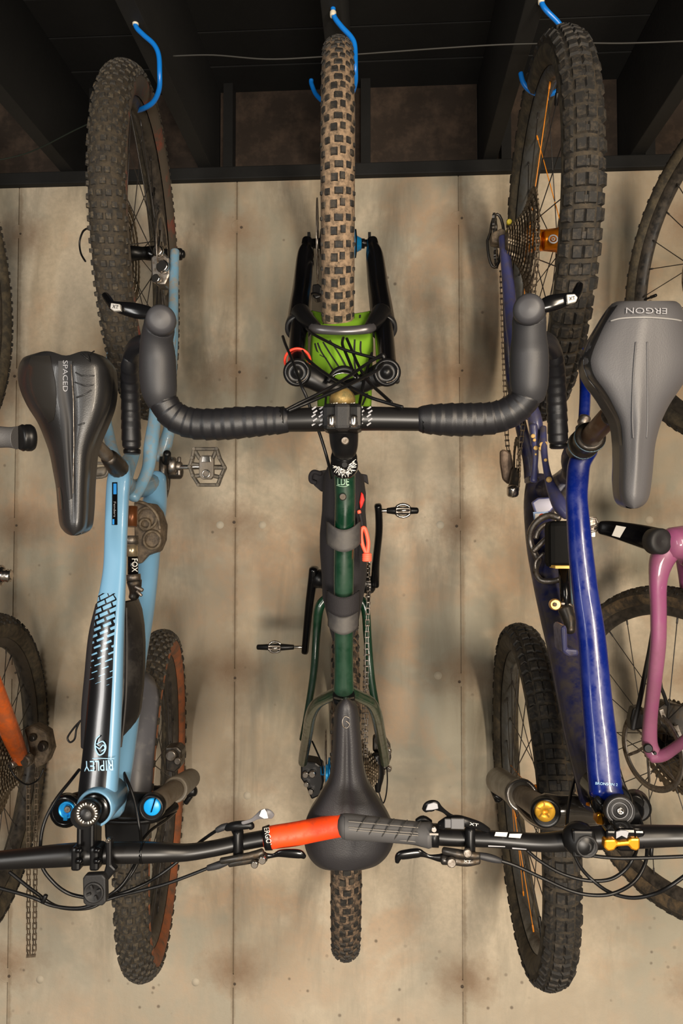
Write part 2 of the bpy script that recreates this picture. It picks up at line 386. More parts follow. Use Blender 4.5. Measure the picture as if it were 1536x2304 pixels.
TREADS = {
 'block': (118, [[(-13, 0, 11, 10, 2.6), (13, 0, 11, 10, 2.6), (-44, 3, 11, 10, 3), (44, 3, 11, 10, 3), (-70, 0, 10, 7, 2.5), (70, 0, 10, 7, 2.5)], [(-30, 0, 11, 10, 2.6), (0, 0, 11, 11, 2.6), (30, 0, 11, 10, 2.6), (-62, 2, 8, 7, 3.5), (62, 2, 8, 7, 3.5)]]),
 'aggressive': (86, [[(-14, 0, 20, 15, 4), (14, 0, 20, 15, 4), (-50, 2, 21, 15, 5.5), (50, 2, 21, 15, 5.5)], [(-16, 0, 18, 15, 4), (16, 0, 18, 15, 4), (0, -2, 12, 9, 2.6), (-48, -1, 19, 13, 4.8), (48, -1, 19, 13, 4.8)]]),
 'trail': (106, [[(-14, 0, 14, 11, 3.8), (14, 0, 14, 11, 3.8), (-40, 0, 12, 10, 3.8), (40, 0, 12, 10, 3.8), (-66, 2, 13, 10, 4.2), (66, 2, 13, 10, 4.2)], [(-27, 0, 13, 10, 3.8), (0, 0, 13, 11, 3.8), (27, 0, 13, 10, 3.8), (-54, 0, 12, 10, 4), (54, 0, 12, 10, 4)]]),
 'small': (112, [[(-12, 0, 13, 11, 2.6), (17, 3, 12, 9, 2.6), (-55, 0, 10, 8, 2.6), (55, 3, 10, 8, 2.6)], [(-36, -1, 11, 9, 2.6), (3, 0, 11, 14, 2.6), (38, 1, 11, 9, 2.6), (70, 0, 6, 6, 2), (-70, 0, 6, 6, 2)]]),
 'gravel': (150, [[(-10, 0, 7, 5, 1.4), (12, 2, 7, 5, 1.4), (-55, 0, 8, 6, 1.6), (55, 2, 8, 6, 1.6)], [(-30, 0, 7, 6, 1.4), (0, 0, 8, 6, 1.4), (30, 0, 7, 6, 1.4)]]),
}
def wheel(parent, name, C, axis, R=.37, rt=.030, tread='block', mt=None, rimw=.016, spokes=28, spm=None, hubm=None,
          rotor=0, cass=0, tiremats=None, seed=1, hubr=.014, colored=None, label=None, valve=0.0, hub_half=.034):
    rnd = random.Random(seed); C = Vector(C); ax, e1, e2 = basis(axis)
    def pt(th, r, l): return C + (e1*math.cos(th) + e2*math.sin(th))*r + ax*l
    tcase, tside, tsideR, tknob, trim_ = tiremats
    Rc = R-rt; NT = 112; ri = Rc - rt*.72
    # rim
    prof = [(ri+.004, -rimw), (ri-.004, -rimw), (ri-.012, -rimw*.98), (ri-.022, -rimw*.45), (ri-.025, 0), (ri-.022, rimw*.45), (ri-.012, rimw*.98), (ri-.004, rimw), (ri+.004, rimw), (ri-.001, 0)]
    mb = MB(); vs = []
    for i in range(NT):
        th = 2*math.pi*i/NT
        for r, l in prof: vs.append(pt(th, r, l))
    n = len(prof); fs = [[i*n+j, i*n+(j+1) % n, ((i+1) % NT)*n+(j+1) % n, ((i+1) % NT)*n+j] for i in range(NT) for j in range(n)]
    mb.add(vs, fs); wh = mb.obj(name, trim_, parent, label=label)
    # tyre
    phis = [-148, -132, -112, -92, -78, -62, -45, -28, -10, 10, 28, 45, 62, 78, 92, 112, 132, 148]
    mb = MB(); vs = []; m = len(phis)
    for i in range(NT):
        th = 2*math.pi*i/NT
        for ph in phis:
            a = math.radians(ph); sq = 1.0 if abs(ph) > 90 else 1+.04*math.cos(a*2)
            vs.append(pt(th, Rc + rt*math.cos(a)*.97, rt*math.sin(a)*sq))
    b = mb.add(vs, [])
    for i in range(NT):
        for j in range(m-1):
            pm = (phis[j]+phis[j+1])/2
            mb.f.append([i*m+j, i*m+j+1, ((i+1) % NT)*m+j+1, ((i+1) % NT)*m+j]); mb.m.append(0 if abs(pm) < 72 else (2 if pm > 0 else 1)); mb.s.append(True)
    mb.obj('tyre', [tcase, tside, tsideR], wh)
    # tread knobs
    n_, rows = TREADS[tread]; mb = MB()
    for i in range(n_):
        for (ph, dt, tl, wl, hh) in rows[i % len(rows)]:
            a = math.radians(ph + rnd.uniform(-1.5, 1.5)); th = 2*math.pi*i/n_ + dt*.001/R
            nr = math.cos(a); c = pt(th, Rc + rt*nr*.97, rt*math.sin(a)); rad = e1*math.cos(th) + e2*math.sin(th); tan = -e1*math.sin(th) + e2*math.cos(th)
            nn = rad*nr + ax*math.sin(a); la = ax*nr - rad*math.sin(a); h = hh*.001*rnd.uniform(.85, 1.05); t_, w_ = tl*.0005, wl*.0005
            vv = []
            for (q, sc) in ((-.002, 1.08), (h, .86)):
                for (u_, v_) in ((-1, -1), (1, -1), (1, 1), (-1, 1)): vv.append(c + nn*q + tan*t_*u_*sc + la*w_*v_*sc)
            mb.add(vv, [[4, 5, 6, 7], [0, 1, 5, 4], [1, 2, 6, 5], [2, 3, 7, 6], [3, 0, 4, 7]], 0, False)
    mb.obj('tread_knobs', tknob, wh, kind='stuff')
    # hub
    mb = MB(); f = hub_half; mb.lathe(C, ax, [(-f-.022, .010), (-f-.006, .011), (-f-.004, .029), (-f+.002, .029), (-f+.006, hubr+.003), (0, hubr), (f-.006, hubr+.003), (f-.002, .029), (f+.004, .029), (f+.006, .011), (f+.022, .010)], 28)
    mb.obj('hub', hubm or blks, wh)
    # spokes
    rs = ri-.022; ids = colored or {}
    for i in range(spokes):
        th = 2*math.pi*(i+.5)/spokes; side = -1 if i % 2 else 1; cr = 1 if (i//2) % 2 else -1
        th2 = th + cr*math.radians(78)
        a_, b_ = pt(th2, .0265, side*f), pt(th, rs, side*.004)
        mb = MB(); mb.tube([a_, b_], .0011, 5); mb.tube([b_ + (a_-b_).normalized()*.014, b_], .0021, 5)
        mb.obj('spoke', ids.get(i, spm or spoke_k), wh)
    # valve
    mb = MB(); vth = valve; mb.tube([pt(vth, rs, 0), pt(vth, rs-.045, 0)], .0028, 8); mb.tube([pt(vth, rs-.028, 0), pt(vth, rs-.047, 0)], .004, 8); mb.obj('valve', blks, wh)
    if rotor:
        mb = MB(); l = rotor*(f+.010); rr = .09
        mb.lathe(C + ax*l, ax, [(-.001, rr-.014), (-.001, rr), (.001, rr), (.001, rr-.014)], 60, closed=True)
        for k in range(6):
            t0 = 2*math.pi*k/6
            q = [pt(t0, .022, l), pt(t0+.35, .045, l), pt(t0+.42, rr-.010, l)]
            mb.tube(q, .0035, 6, flat=.35, ref=ax)
        mb.lathe(C + ax*l, ax, [(-.0015, .017), (-.0015, .026), (.0015, .026), (.0015, .017)], 30, closed=True)
        mb.obj('brake_rotor', steel, wh)
    if cass:
        mb = MB(); tl = [50, 43, 37, 32, 28, 25, 22, 20, 18, 16, 14, 12]
        for k, t_ in enumerate(tl):
            gear(mb, C + ax*cass*(f-.008 + .0042*k), ax, t_*.00202, t_, .0022, hole=.02)
        mb.disc(C + ax*cass*(f+.018), ax, .021, .05, 24)
        mb.obj('cassette', bpy.data.materials.get('cassette_steel') or mat('cassette_steel', (.22, .18, .13), .42, .8, dirt=(MUD, 60, .5)), wh)
    return wh, pt, ax, e1, e2
def hidden_frame(root, Hl, Hu, v, ax, m, fm):
    # main triangle and fork of a bicycle whose body lies beyond the frame edge
    Hl, Hu, v, ax = Vector(Hl), Vector(Hu), Vector(v).normalized(), Vector(ax).normalized()
    B = lambda t, h: Hl.lerp(Hu, t) + v*h
    for nm, a, b, r in (('seat_tube', (.41, -.02), (.20, .47), .016), ('top_tube', (.21, .45), (.79, .56), .017), ('down_tube', (.41, -.02), (.83, .46), .021), ('head_tube', (.77, .60), (.85, .43), .021)):
        mb = MB(); mb.tube([B(*a), B(*b)], r, 18); mb.obj(nm, m, root)
    mb = MB(); mb.tube([B(.20, .47), B(.14, .60)], .0145, 14); mb.obj('seatpost', blks, root)
    mb = MB(); mb.tube([B(.76, .62), B(.83, .66)], .015, 14); mb.obj('stem', blks, root)
    c = B(.86, .41)
    mb = MB(); mb.tube([c - ax*.055, c, c + ax*.055], .019, 14); mb.obj('fork_crown', fm, root)
    for s in (-1, 1):
        mb = MB(); mb.tube([c + ax*s*.055, (c*.4 + Hu*.6) + ax*s*.057, Hu + ax*s*.057], [.017, .016, .011], 14); mb.obj('fork_leg', fm, root)
def chain(parent, pts, name='chain', m=None, lat=(1, 0, 0), closed=False, pitch=.0127):
    """real link chain along a polyline of world points"""
    q = [Vector(p) for p in pts]; L_ = [0]
    for a, b in zip(q[:-1], q[1:]): L_.append(L_[-1] + (b-a).length)
    n = int(L_[-1]/pitch); pp = []
    for i in range(n+1):
        s = i*pitch; j = 0
        while j < len(L_)-2 and L_[j+1] < s: j += 1
        t = (s-L_[j])/max(L_[j+1]-L_[j], 1e-6); pp.append(q[j].lerp(q[j+1], min(t, 1)))
    mb = MB(); la = Vector(lat).normalized()
    for i in range(n):
        a, b = pp[i], pp[i+1]; t = (b-a).normalized(); up = la.cross(t).normalized(); o_ = .0038 if i % 2 else .0026
        for s_ in (-1, 1): mb.box((a+b)/2 + la*s_*o_, t, la, up, pitch*1.15, .0011, .0078)
        mb.tube([a - la*.0042, a + la*.0042], .0022, 6, mi=1)
    return mb.obj(name, [m or darkst, steel if m is None else m], parent, kind=None)
def pedal_platform(parent, C, lat, up_px, ww=.045, hh=.05):
    pass
def saddle(parent, rows, d_nose, d_tail, m_top, m_edge, crown=.012, groove=.004, gw=.14, notch=(0, 0), name='saddle', th=.032, drop=.03, p=2.6, label=None, sag=.0, nt=4):
    """rows tail->nose: (y, x_left, x_right)"""
    q = cat(rows, nt); y0, y1 = rows[0][0], rows[-1][0]; S = [math.sin(math.pi/2*k/12) for k in range(-12, 13)]
    def dd(y, s):
        t = (y-y0)/(y1-y0); g = groove*math.exp(-(s/gw)**2)*min(1, 3*t+.25)*min(1, 3.2*(1-t))
        endd = max(0, 1-t/.09)**2*.010 + max(0, 1-(1-t)/.07)**2*.008
        return d_tail + (d_nose-d_tail)*t - crown*abs(s)**2 - drop*abs(s)**(p*3) - g - endd - sag*math.sin(math.pi*min(max(t, 0), 1))
    grid = []; px = []
    for (y, xl, xr) in q:
        t = (y-y0)/(y1-y0); row = []
        for s in S:
            nf = notch[0]*math.exp(-(s/.42)**2)*max(0, 1-t*7) + notch[1]*abs(s)**3*max(0, 1-t*7)
            row.append(P((xl+xr)/2 + s*(xr-xl)/2, y + nf, dd(y, s)))
        grid.append(row)
    mb = MB(); mb.grid(grid, 0); n = len(S); m_ = len(grid)
    per = [(0, j) for j in range(n)] + [(i, n-1) for i in range(1, m_)] + [(m_-1, j) for j in range(n-2, -1, -1)] + [(i, 0) for i in range(m_-2, 0, -1)]
    c = sum((grid[i][j] for i, j in per), Vector())/len(per); prev = [grid[i][j] for i, j in per]
    for (sc, dy) in ((1.0, th*.25), (.985, th*.75), (.90, th)):
        nx = [c + (grid[i][j]-c)*sc + Vector((0, dy, 0)) for i, j in per]; k = len(per)
        mb.add(prev + nx, [[a, (a+1) % k, k + (a+1) % k, k+a] for a in range(k)], 1); prev = nx
    mb.add(prev, [list(range(len(prev)))[::-1]], 1, False)
    o = mb.obj(name, [m_top, m_edge], parent, label=label); o['dd'] = 0; del o['dd']
    return o, dd, (y0, y1, rows)
def text_geo(body, size=1.0, font_shear=0, extr=0):
    cu = bpy.data.curves.new('t', 'FONT'); cu.body = body; cu.size = size; cu.align_x = 'CENTER'; cu.align_y = 'CENTER'; cu.resolution_u = 3; cu.shear = font_shear
    o = bpy.data.objects.new('t', cu); COL.objects.link(o); dg = bpy.context.evaluated_depsgraph_get(); dg.update()
    me = o.evaluated_get(dg).to_mesh(); vs = [tuple(v.co) for v in me.vertices]; fs = [list(p.vertices) for p in me.polygons]
    o.evaluated_get(dg).to_mesh_clear(); bpy.data.objects.remove(o); bpy.data.curves.remove(cu); return vs, fs
def text_px(parent, body, cx, cy, wpx, hpx, rot, dfun, m, name='lettering', off=.0012, vert=False):
    """lettering laid on a surface: centre pixel, size in pixels, rotation in degrees, dfun(px,py)->distance from wall"""
    vs, fs = text_geo(body); xs = [v[0] for v in vs]; ys = [v[1] for v in vs]; sx = wpx/(max(xs)-min(xs)); sy = hpx/(max(ys)-min(ys)); mx, my = (max(xs)+min(xs))/2, (max(ys)+min(ys))/2
    a = math.radians(rot); out = []
    for v in vs:
        u, t = (v[0]-mx)*sx, (v[1]-my)*sy; x = cx + u*math.cos(a) + t*math.sin(a); y = cy + u*math.sin(a) - t*math.cos(a)
        out.append(P(x, y, dfun(x, y) + off))
    mb = MB(); mb.add(out, fs, 0, False); return mb.obj(name, m, parent)
# ---------------------------------------------------------------- hooks
def hook(label, pts, r, base):
    t = thing('ceiling_hook', P(base[0], base[1], base[2]), label, 'hook', 'blue hooks screwed into the joists')
    mb = MB(); mb.tube([P(*p) for p in cat(pts, 8)], r, 12); mb.obj('hook_rod', hookm, t)
    b = P(*base); mb = MB()
    mb.tube([b, Vector((b.x, b.y, ZS+.01))], r*.72, 10)
    mb.lathe(b + Vector((0, 0, -.016)), Z, [(0, r*1.12), (.004, r*1.25), (.009, r*1.25), (.012, r*.9)], 16)
    for i in range(3): mb.torus(b + Vector((0, 0, .009+.003*i)), Z, r*.95, .0012, 14, 6)
    mb.obj('screw_thread', pale, t); return t
hook('blue hook holding the rear wheel of the light blue bicycle', [(305, 38, .60), (306, 60, .60), (322, 78, .60), (346, 100, .60), (357, 125, .60), (359, 165, .60), (358, 200, .585), (346, 228, .565), (325, 243, .55), (305, 249, .53), (291, 247, .51), (286, 238, .50)], .0052, (305, 40, .60))
hook('blue hook behind the muddy front wheel of the green bicycle', [(749, 18, .62), (752, 38, .62), (768, 60, .62), (790, 84, .62), (798, 105, .62), (799, 150, .62), (799, 185, .60), (790, 212, .57), (768, 232, .53), (735, 232, .48), (712, 214, .45), (701, 190, .44), (700, 180, .44)], .0052, (749, 20, .62))
hook('blue hook holding the rear wheel of the deep blue bicycle', [(1217, -12, .62), (1219, 8, .62), (1230, 25, .62), (1256, 52, .61), (1268, 75, .60), (1273, 120, .585), (1272, 165, .57), (1264, 192, .56), (1244, 210, .55), (1216, 213, .54), (1192, 204, .53), (1177, 186, .53), (1171, 165, .53)], .0052, (1217, -10, .62))
# ================================================================ LIGHT BLUE BICYCLE
LB = thing('mountain_bicycle', P(330, 2195, .37), 'light blue mountain bicycle hung nose down, with black top tube panel and one orange grip', 'bicycle', 'bicycles hung from the ceiling')
aL = Vector((1, .20, 0)).normalized()
wr = wheel(LB, 'rear_wheel', P(321, 570, .465), Vector((1, .145, .02)), tread='block', tiremats=(tirec, tiresw, tirered, tirek2, rimk), spm=spoke_k, rotor=1, cass=-1, seed=2, spokes=28, rt=.0345, label='dusty rear wheel with worn tread', valve=2.2)
wf = wheel(LB, 'front_wheel', P(353, 1782, .37), Vector((1, .178, -.015)), tread='trail', tiremats=(tirec, tiresw, tireor, tirek2, rimk), spm=spoke_k, rotor=-1, seed=3, rt=.032, label='front wheel with orange-brown right sidewall', valve=1.2)
# top tube with glossy black panel
TT = [(272, 1046, .80, 40), (268, 1075, .815, 52), (264, 1120, .82, 52), (261, 1200, .83, 51), (258, 1280, .845, 52), (250, 1360, .86, 62), (244, 1440, .875, 68), (240, 1520, .885, 72), (235, 1600, .90, 77), (228, 1700, .915, 82), (221, 1780, .925, 86), (219, 1812, .93, 84)]
fr = MB(); trace(fr, TT, seg=48, flat=.62, sq=2.7)
frame = fr.obj('frame', lblue, LB)
# black panel laid over the tube (prints: mesh of dashes at its upper end)
bp_m = bpy.data.materials.new('black_panel_with_dashes'); bp_m.use_nodes = True
nt = bp_m.node_tree; N = nt.nodes; L = nt.links; b = N['Principled BSDF']; b.inputs['Roughness'].default_value = .2; b.inputs['Coat Weight'].default_value = .25; b.inputs['Coat Roughness'].default_value = .05
uv = N.new('ShaderNodeUVMap'); uv.uv_map = 'UVMap'
mp = N.new('ShaderNodeMapping'); mp.inputs['Rotation'].default_value = (0, 0, .42); mp.inputs['Scale'].default_value = (.66, 1.0, 1); L.new(uv.outputs[0], mp.inputs[0])
br = N.new('ShaderNodeTexBrick'); br.inputs['Scale'].default_value = 1.0; br.inputs['Brick Width'].default_value = .33; br.inputs['Row Height'].default_value = .165
br.inputs['Color1'].default_value = (.17, .36, .54, 1); br.inputs['Color2'].default_value = (.17, .36, .54, 1); br.inputs['Mortar'].default_value = (.004, .004, .005, 1); br.inputs['Mortar Smooth'].default_value = .1
L.new(mp.outputs[0], br.inputs['Vector'])
sp = N.new('ShaderNodeSeparateXYZ'); L.new(uv.outputs[0], sp.inputs[0])
mr = N.new('ShaderNodeMapRange'); mr.inputs['From Min'].default_value = 0; mr.inputs['From Max'].default_value = 2.7; mr.inputs['To Min'].default_value = .018; mr.inputs['To Max'].default_value = .082; L.new(sp.outputs[1], mr.inputs['Value']); L.new(mr.outputs[0], br.inputs['Mortar Size'])
gt = N.new('ShaderNodeMath'); gt.operation = 'GREATER_THAN'; gt.inputs[1].default_value = 2.75; L.new(sp.outputs[1], gt.inputs[0])
mx = N.new('ShaderNodeMix'); mx.data_type = 'RGBA'; mx.inputs[7].default_value = (.004, .004, .005, 1); L.new(gt.outputs[0], mx.inputs[0]); L.new(br.outputs['Color'], mx.inputs[6]); L.new(mx.outputs[2], b.inputs['Base Color'])
q = cat(TT, 6)
rows = []; uvs = []; mb = MB(); NS = 14
for i, p in enumerate(q):
    if p[1] < 1328: continue
    c = P(p[0], p[1], p[2]); r = PR(p[3], p[2]); row = []
    s0, s1 = -.93, .60 if p[1] > 1345 else .45
    for k in range(NS+1):
        s = s0 + (s1-s0)*k/NS; ca = abs(s); sa = (1-ca**2.7)**(1/2.7)
        row.append(c + Vector((s*r*1.006, -(sa*r*.62 + .0015), 0))); uvs.append((k/NS, (p[1]-1328)/76.0))
    rows.append(row)
mb.grid(rows); mb.uv = {i: u for i, u in enumerate(uvs)}
mb.obj('black_panel', bp_m, frame, label='glossy black panel with pale blue dashes at its upper end')
sd = lambda p0, rr, fl: (lambda x, y: p0[2] + fl*math.sqrt(max(0, rr**2 - ((x-p0[0])*(WALL-p0[2])/F)**2))*.98)
def ttd(x, y):
    for a, c in zip(TT[:-1], TT[1:]):
        if a[1] <= y <= c[1]:
            t = (y-a[1])/(c[1]-a[1]); cx = a[0]+(c[0]-a[0])*t; d = a[2]+(c[2]-a[2])*t; w_ = a[3]+(c[3]-a[3])*t
            s = min(abs(x-cx)/(w_/2), .98); return d + .62*PR(w_, d)*(1-s**2.7)**(1/2.7) + .001
    return .9
text_px(frame, 'RIPLEY', 221, 1723, 66, 23, 178, ttd, lbp, off=.003)
# emblem above the word: ring, inner sweep and rule
mb = MB(); ps = lambda pts: [P(x, y, ttd(x, y)+.003) for x, y in pts]
mb.tube(ps([(x[0], x[1]) for x in cat([(224, 1655), (216, 1664), (214, 1682), (222, 1698), (233, 1694), (238, 1680), (231, 1668), (218, 1674)], 5)]), .0012, 6)
mb.tube(ps([(x[0], x[1]) for x in cat([(214, 1678), (224, 1684), (232, 1676), (236, 1684), (228, 1690)], 5)]), .0010, 6)
mb.tube(ps([(187, 1708), (221, 1706), (257, 1707)]), .0008, 5); mb.obj('emblem', lbp, frame)
mb = MB(); mb.grid([[P(x, y, ttd(x, y)+.0015) for x in (252, 256, 260, 264)] for y in range(1085, 1187, 8)]); mb.obj('sticker', blk, frame)
mb = MB(); mb.grid([[P(x, y, ttd(x, y)+.0022) for x in (255, 259, 262)] for y in range(1088, 1118, 6)]); mb.grid([[P(x, y, ttd(x, y)+.0022) for x in (253, 257)] for y in range(1168, 1186, 6)]); mb.obj('sticker_print', bluep, frame)
text_px(frame, 'Fenders', 258, 1146, 34, 5, 90, ttd, greyp, off=.003)
# seat cluster, down tube, swing arm
T('down_tube', [(352, 1075, .46, 44), (347, 1140, .50, 56), (338, 1220, .54, 50), (329, 1290, .58, 54), (318, 1380, .63, 56), (302, 1480, .70, 56), (285, 1600, .77, 60), (262, 1700, .83, 80), (242, 1780, .865, 92), (232, 1815, .88, 96)], lblue, frame, seg=20)
T('seat_tube', [(300, 1020, .70, 30), (278, 1065, .76, 46), (272, 1085, .78, 54), (300, 1100, .60, 44), (340, 1090, .48, 48)], lblued, frame, seg=16)
T('seat_stay', [(393, 566, .49, 22), (391, 640, .53, 22), (388, 720, .57, 24), (376, 830, .60, 26), (352, 905, .62, 26), (347, 950, .64, 30), (340, 1000, .655, 34), (334, 1050, .67, 30), (318, 1090, .69, 28), (298, 1118, .71, 34)], lblued, LB, seg=14, flat=.8)
T('seat_stay', [(252, 600, .49, 20), (252, 760, .53, 20), (240, 880, .58, 22), (236, 930, .61, 26), (244, 975, .63, 26), (256, 1020, .66, 26), (280, 1070, .69, 26)], lblued, LB, seg=14, flat=.8)
T('chain_stay', [(392, 590, .44, 18), (390, 760, .42, 22), (384, 880, .42, 24), (383, 950, .42, 28), (376, 985, .43, 30), (360, 1030, .43, 40)], lblued, LB, seg=14)
# linkage, muddy
mb = MB(); mb.plate([(300, 1128), (338, 1132), (352, 1150), (362, 1180), (360, 1215), (350, 1240), (330, 1250), (318, 1268), (302, 1268)], .60, .05); lk = mb.obj('linkage', muddy, LB, bevel=.004)
mb = MB()
for (x, y, r) in ((330, 1166, 24), (342, 1215, 20), (326, 1180, 12)): mb.torus(P(x, y, .607), (0.1, 1, 0), PR(2*r, .6), .0032, 26, 8)
mb.tube([P(*p) for p in cat([(305, 1128, .61), (330, 1135, .61), (352, 1158, .61), (360, 1190, .61)], 5)], .0035, 8)
mb.obj('pivot_rings', mat('ring_muddy', (.16, .12, .075), .5, .3, dirt=((.06, .045, .03), 60, .5)), lk)
sh = MB(); trace(sh, [(297, 1140, .715, 26), (296, 1185, .72, 24)], n=1, cap='flat'); shk = sh.obj('shock', mat('copper_brown', (.16, .055, .018), .35, .5), LB, label='coppery shock absorber body')
T('shock_collar', [(295, 1205, .72, 34), (295, 1225, .72, 34)], steel, shk, n=1, cap='flat')
T('shock_shaft', [(297, 1226, .72, 26), (297, 1252, .72, 26)], mat('brass_shaft', (.5, .40, .26), .3, .8), shk, n=1, cap='flat')
T('shock_can', [(299, 1252, .715, 24), (299, 1292, .715, 24)], blk, shk, n=1, cap='flat')
text_px(shk, 'FOX', 303, 1272, 30, 13, 90, lambda x, y: .735, whit)
T('shock_eyelet', [(300, 1292, .715, 32), (301, 1306, .715, 32)], steel, shk, n=1, cap='flat')
T('shock_mount', [(302, 1308, .71, 34), (304, 1330, .70, 26), (300, 1345, .70, 22)], darkst, shk)
mb = MB(); mb.tube([P(305, 1320, .72), P(320, 1328, .72)], .004, 8); mb.tube([P(308, 1330, .72), P(318, 1340, .72)], .003, 8); mb.obj('valve', steel, shk)
# seat post and saddle
T('seatpost', [(205, 985, .955, 26), (228, 1012, .90, 30), (252, 1036, .845, 31)], kash, LB, n=1)
T('seat_clamp', [(246, 1030, .865, 40), (262, 1048, .83, 47), (268, 1056, .82, 46)], darkst, LB, n=1)
sad1 = mat('saddle_black_worn', (.017, .0165, .017), .36, coat=.1, bump=(700, .12)); sedge = mat('saddle_edge', (.015, .015, .016), .3)
rowsL = [(786, 78, 218), (792, 60, 232), (800, 50, 241), (820, 42, 250), (850, 40, 253), (880, 46, 253), (915, 62, 247), (950, 84, 234), (985, 99, 219), (1020, 111, 208), (1060, 119, 204), (1100, 126, 201), (1150, 130, 199), (1180, 134, 196), (1194, 142, 190), (1202, 152, 179), (1205, 160, 170)]
sadl, dL, _ = saddle(LB, rowsL, 1.0, 1.02, sad1, sedge, crown=.016, groove=.006, gw=.12, notch=(14, 10), label='black saddle with scuffed left wing')
def sadd(rows, dd):
    def f(x, y):
        for a, c in zip(rows[:-1], rows[1:]):
            if a[0] <= y <= c[0]:
                t = (y-a[0])/(c[0]-a[0]); xl = a[1]+(c[1]-a[1])*t; xr = a[2]+(c[2]-a[2])*t
                return dd(y, max(-1, min(1, (x-(xl+xr)/2)/((xr-xl)/2))))
        return 1.0
    return f
fL = sadd(rowsL, dL)
def strip(parent, name, left, right, f, m, off=.0012, n=24):
    """patch between two pixel polylines laid on a surface"""
    l = cat(left, 6); r = cat(right, 6); k = min(len(l), len(r)); mb = MB()
    mb.grid([[P(a[0]+(b_[0]-a[0])*t/3, a[1]+(b_[1]-a[1])*t/3, f(a[0]+(b_[0]-a[0])*t/3, a[1]+(b_[1]-a[1])*t/3)+off) for t in [i_*.3 for i_ in range(11)]] for a, b_ in zip(l[:k], r[:k])])
    return mb.obj(name, m, parent)
strip(sadl, 'cut_out_panel', [(131, 812), (132, 900), (141, 1000), (149, 1100), (154, 1125)], [(162, 812), (165, 900), (166, 1000), (165, 1100), (162, 1122)], fL, mat('saddle_centre', (.018, .018, .02), .6))
strip(sadl, 'scuffed_wing', [(70, 800), (60, 840), (64, 880), (92, 925), (108, 952)], [(112, 800), (122, 850), (126, 890), (124, 925), (120, 945)], fL, mat('worn_leather', (.021, .019, .017), .24, coat=.15), off=.0008)
text_px(sadl, 'SPACED', 147, 846, 70, 11, 90, fL, greyp, off=.0022)
mb = MB(); gl = lambda pts: [P(x, y, fL(x, y)+.001) for x, y in pts]
for pl in ([(183, 795), (204, 814), (200, 797), (212, 790)], [(170, 838), (182, 845), (212, 845)], [(168, 860), (190, 868), (210, 866)], [(172, 894), (190, 888), (205, 878)], [(176, 956), (190, 952)]):
    mb.tube(gl(pl), .0010, 5)
mb.obj('embossed_marks', sedge, sadl)
mb = MB(); mb.tube(gl([(160, 820), (165, 900), (166, 1000), (164, 1110)]), .0009, 5); mb.obj('stitch_line', steel, sadl)
strip(sadl, 'nose_scuff', [(129, 1098), (131, 1120), (135, 1146)], [(135, 1096), (140, 1120), (141, 1146)], fL, bpy.data.materials['worn_leather'], off=.0008)
for dx in (-12, 12): cable('saddle_rail', [(160+dx, 1120, .97), (168+dx*1.6, 1040, .945), (172+dx*1.8, 960, .945), (160+dx*1.5, 880, .965)], steel, sadl, r=.0035)
T('saddle_clamp', [(198, 975, .955, 34), (186, 962, .955, 30)], darkst, sadl, n=1)
# crank, pedals
mb = MB(); C_ = P(374, 1062, .42); mb.lathe(C_, aL, [(-.012, .02), (-.012, .042), (.004, .042), (.006, .02)], 26); mb.tube([C_ + aL*.004, C_ + aL*.03], .016, 16); ck = mb.obj('crankset', darkst, LB)
T('crank_arm', [(376, 1020, .48, 18), (374, 1050, .44, 22), (372, 1090, .40, 22), (370, 1118, .36, 14)], blks, ck)
mb = MB(); mb.disc(P(388, 1048, .44), aL, .020, .018, 20); mb.tube([P(388, 1048, .44), P(405, 1049, .44)], .011, 14); mb.tube([P(403, 1030, .44), P(403, 1068, .44)], .0045, 8); mb.obj('crank_bolt', steel, ck)
def platform(parent, pts, axle, body, d, m):
    mb = MB(); fr_ = [P(x, y, d) for x, y in pts]; n = len(fr_)
    for i in range(n): mb.tube([fr_[i], fr_[(i+1) % n]], .0038, 8)
    b2 = [p + Vector((0, .012, 0)) for p in fr_]
    for i in range(n): mb.tube([b2[i], b2[(i+1) % n]], .0032, 8); mb.tube([fr_[i], b2[i]], .003, 6)
    bx0, by0, bx1, by1 = body
    for a_, b_ in (((438, 1014), (bx0+2, by0+8)), ((487, 1012), (bx1-2, by0+8)), ((433, 1072), (bx0+2, by1-8)), ((495, 1074), (bx1-2, by1-8)), ((428, 1044), (bx0, 1046)), ((503, 1052), (bx1, 1052))): mb.tube([P(*a_, d-.004), P(*b_, d-.004)], .0048, 8)
    for (x_, y_) in pts: mb.disc(P(x_, y_, d+.003), Y, .0042, .006, 8)
    o = mb.obj('pedal', m, parent)
    mb = MB(); mb.tube([P(axle[0], axle[1], d-.006), P(axle[2], axle[3], d-.006)], .0055, 10); mb.obj('pedal_axle', chrome, o)
    mb = MB(); (x0, y0, x1, y1) = body; mb.plate([(x0, y0+8), (x0+6, y0), (x1-6, y0), (x1, y0+8), (x1, y1-8), (x1-6, y1), (x0+6, y1), (x0, y1-8)], d+.004, .014)
    mb.obj('pedal_body', mat('dusty_pedal_body', (.16, .14, .12), .4, .5, dirt=((.3, .26, .21), 60, .5)) if not bpy.data.materials.get('dusty_pedal_body') else bpy.data.materials['dusty_pedal_body'], o, bevel=.002)
    mb = MB(); mb.plate([((x0+x1)/2-9, y0+3), ((x0+x1)/2+9, y0+3), ((x0+x1)/2+11, y0+16), ((x0+x1)/2-11, y0+16)], d+.009, .006); mb.torus(P((x0+x1)/2, y1-12, d+.006), Y, .008, .002, 16, 6); mb.obj('pedal_clip', chrome, o, bevel=.001)
    return o
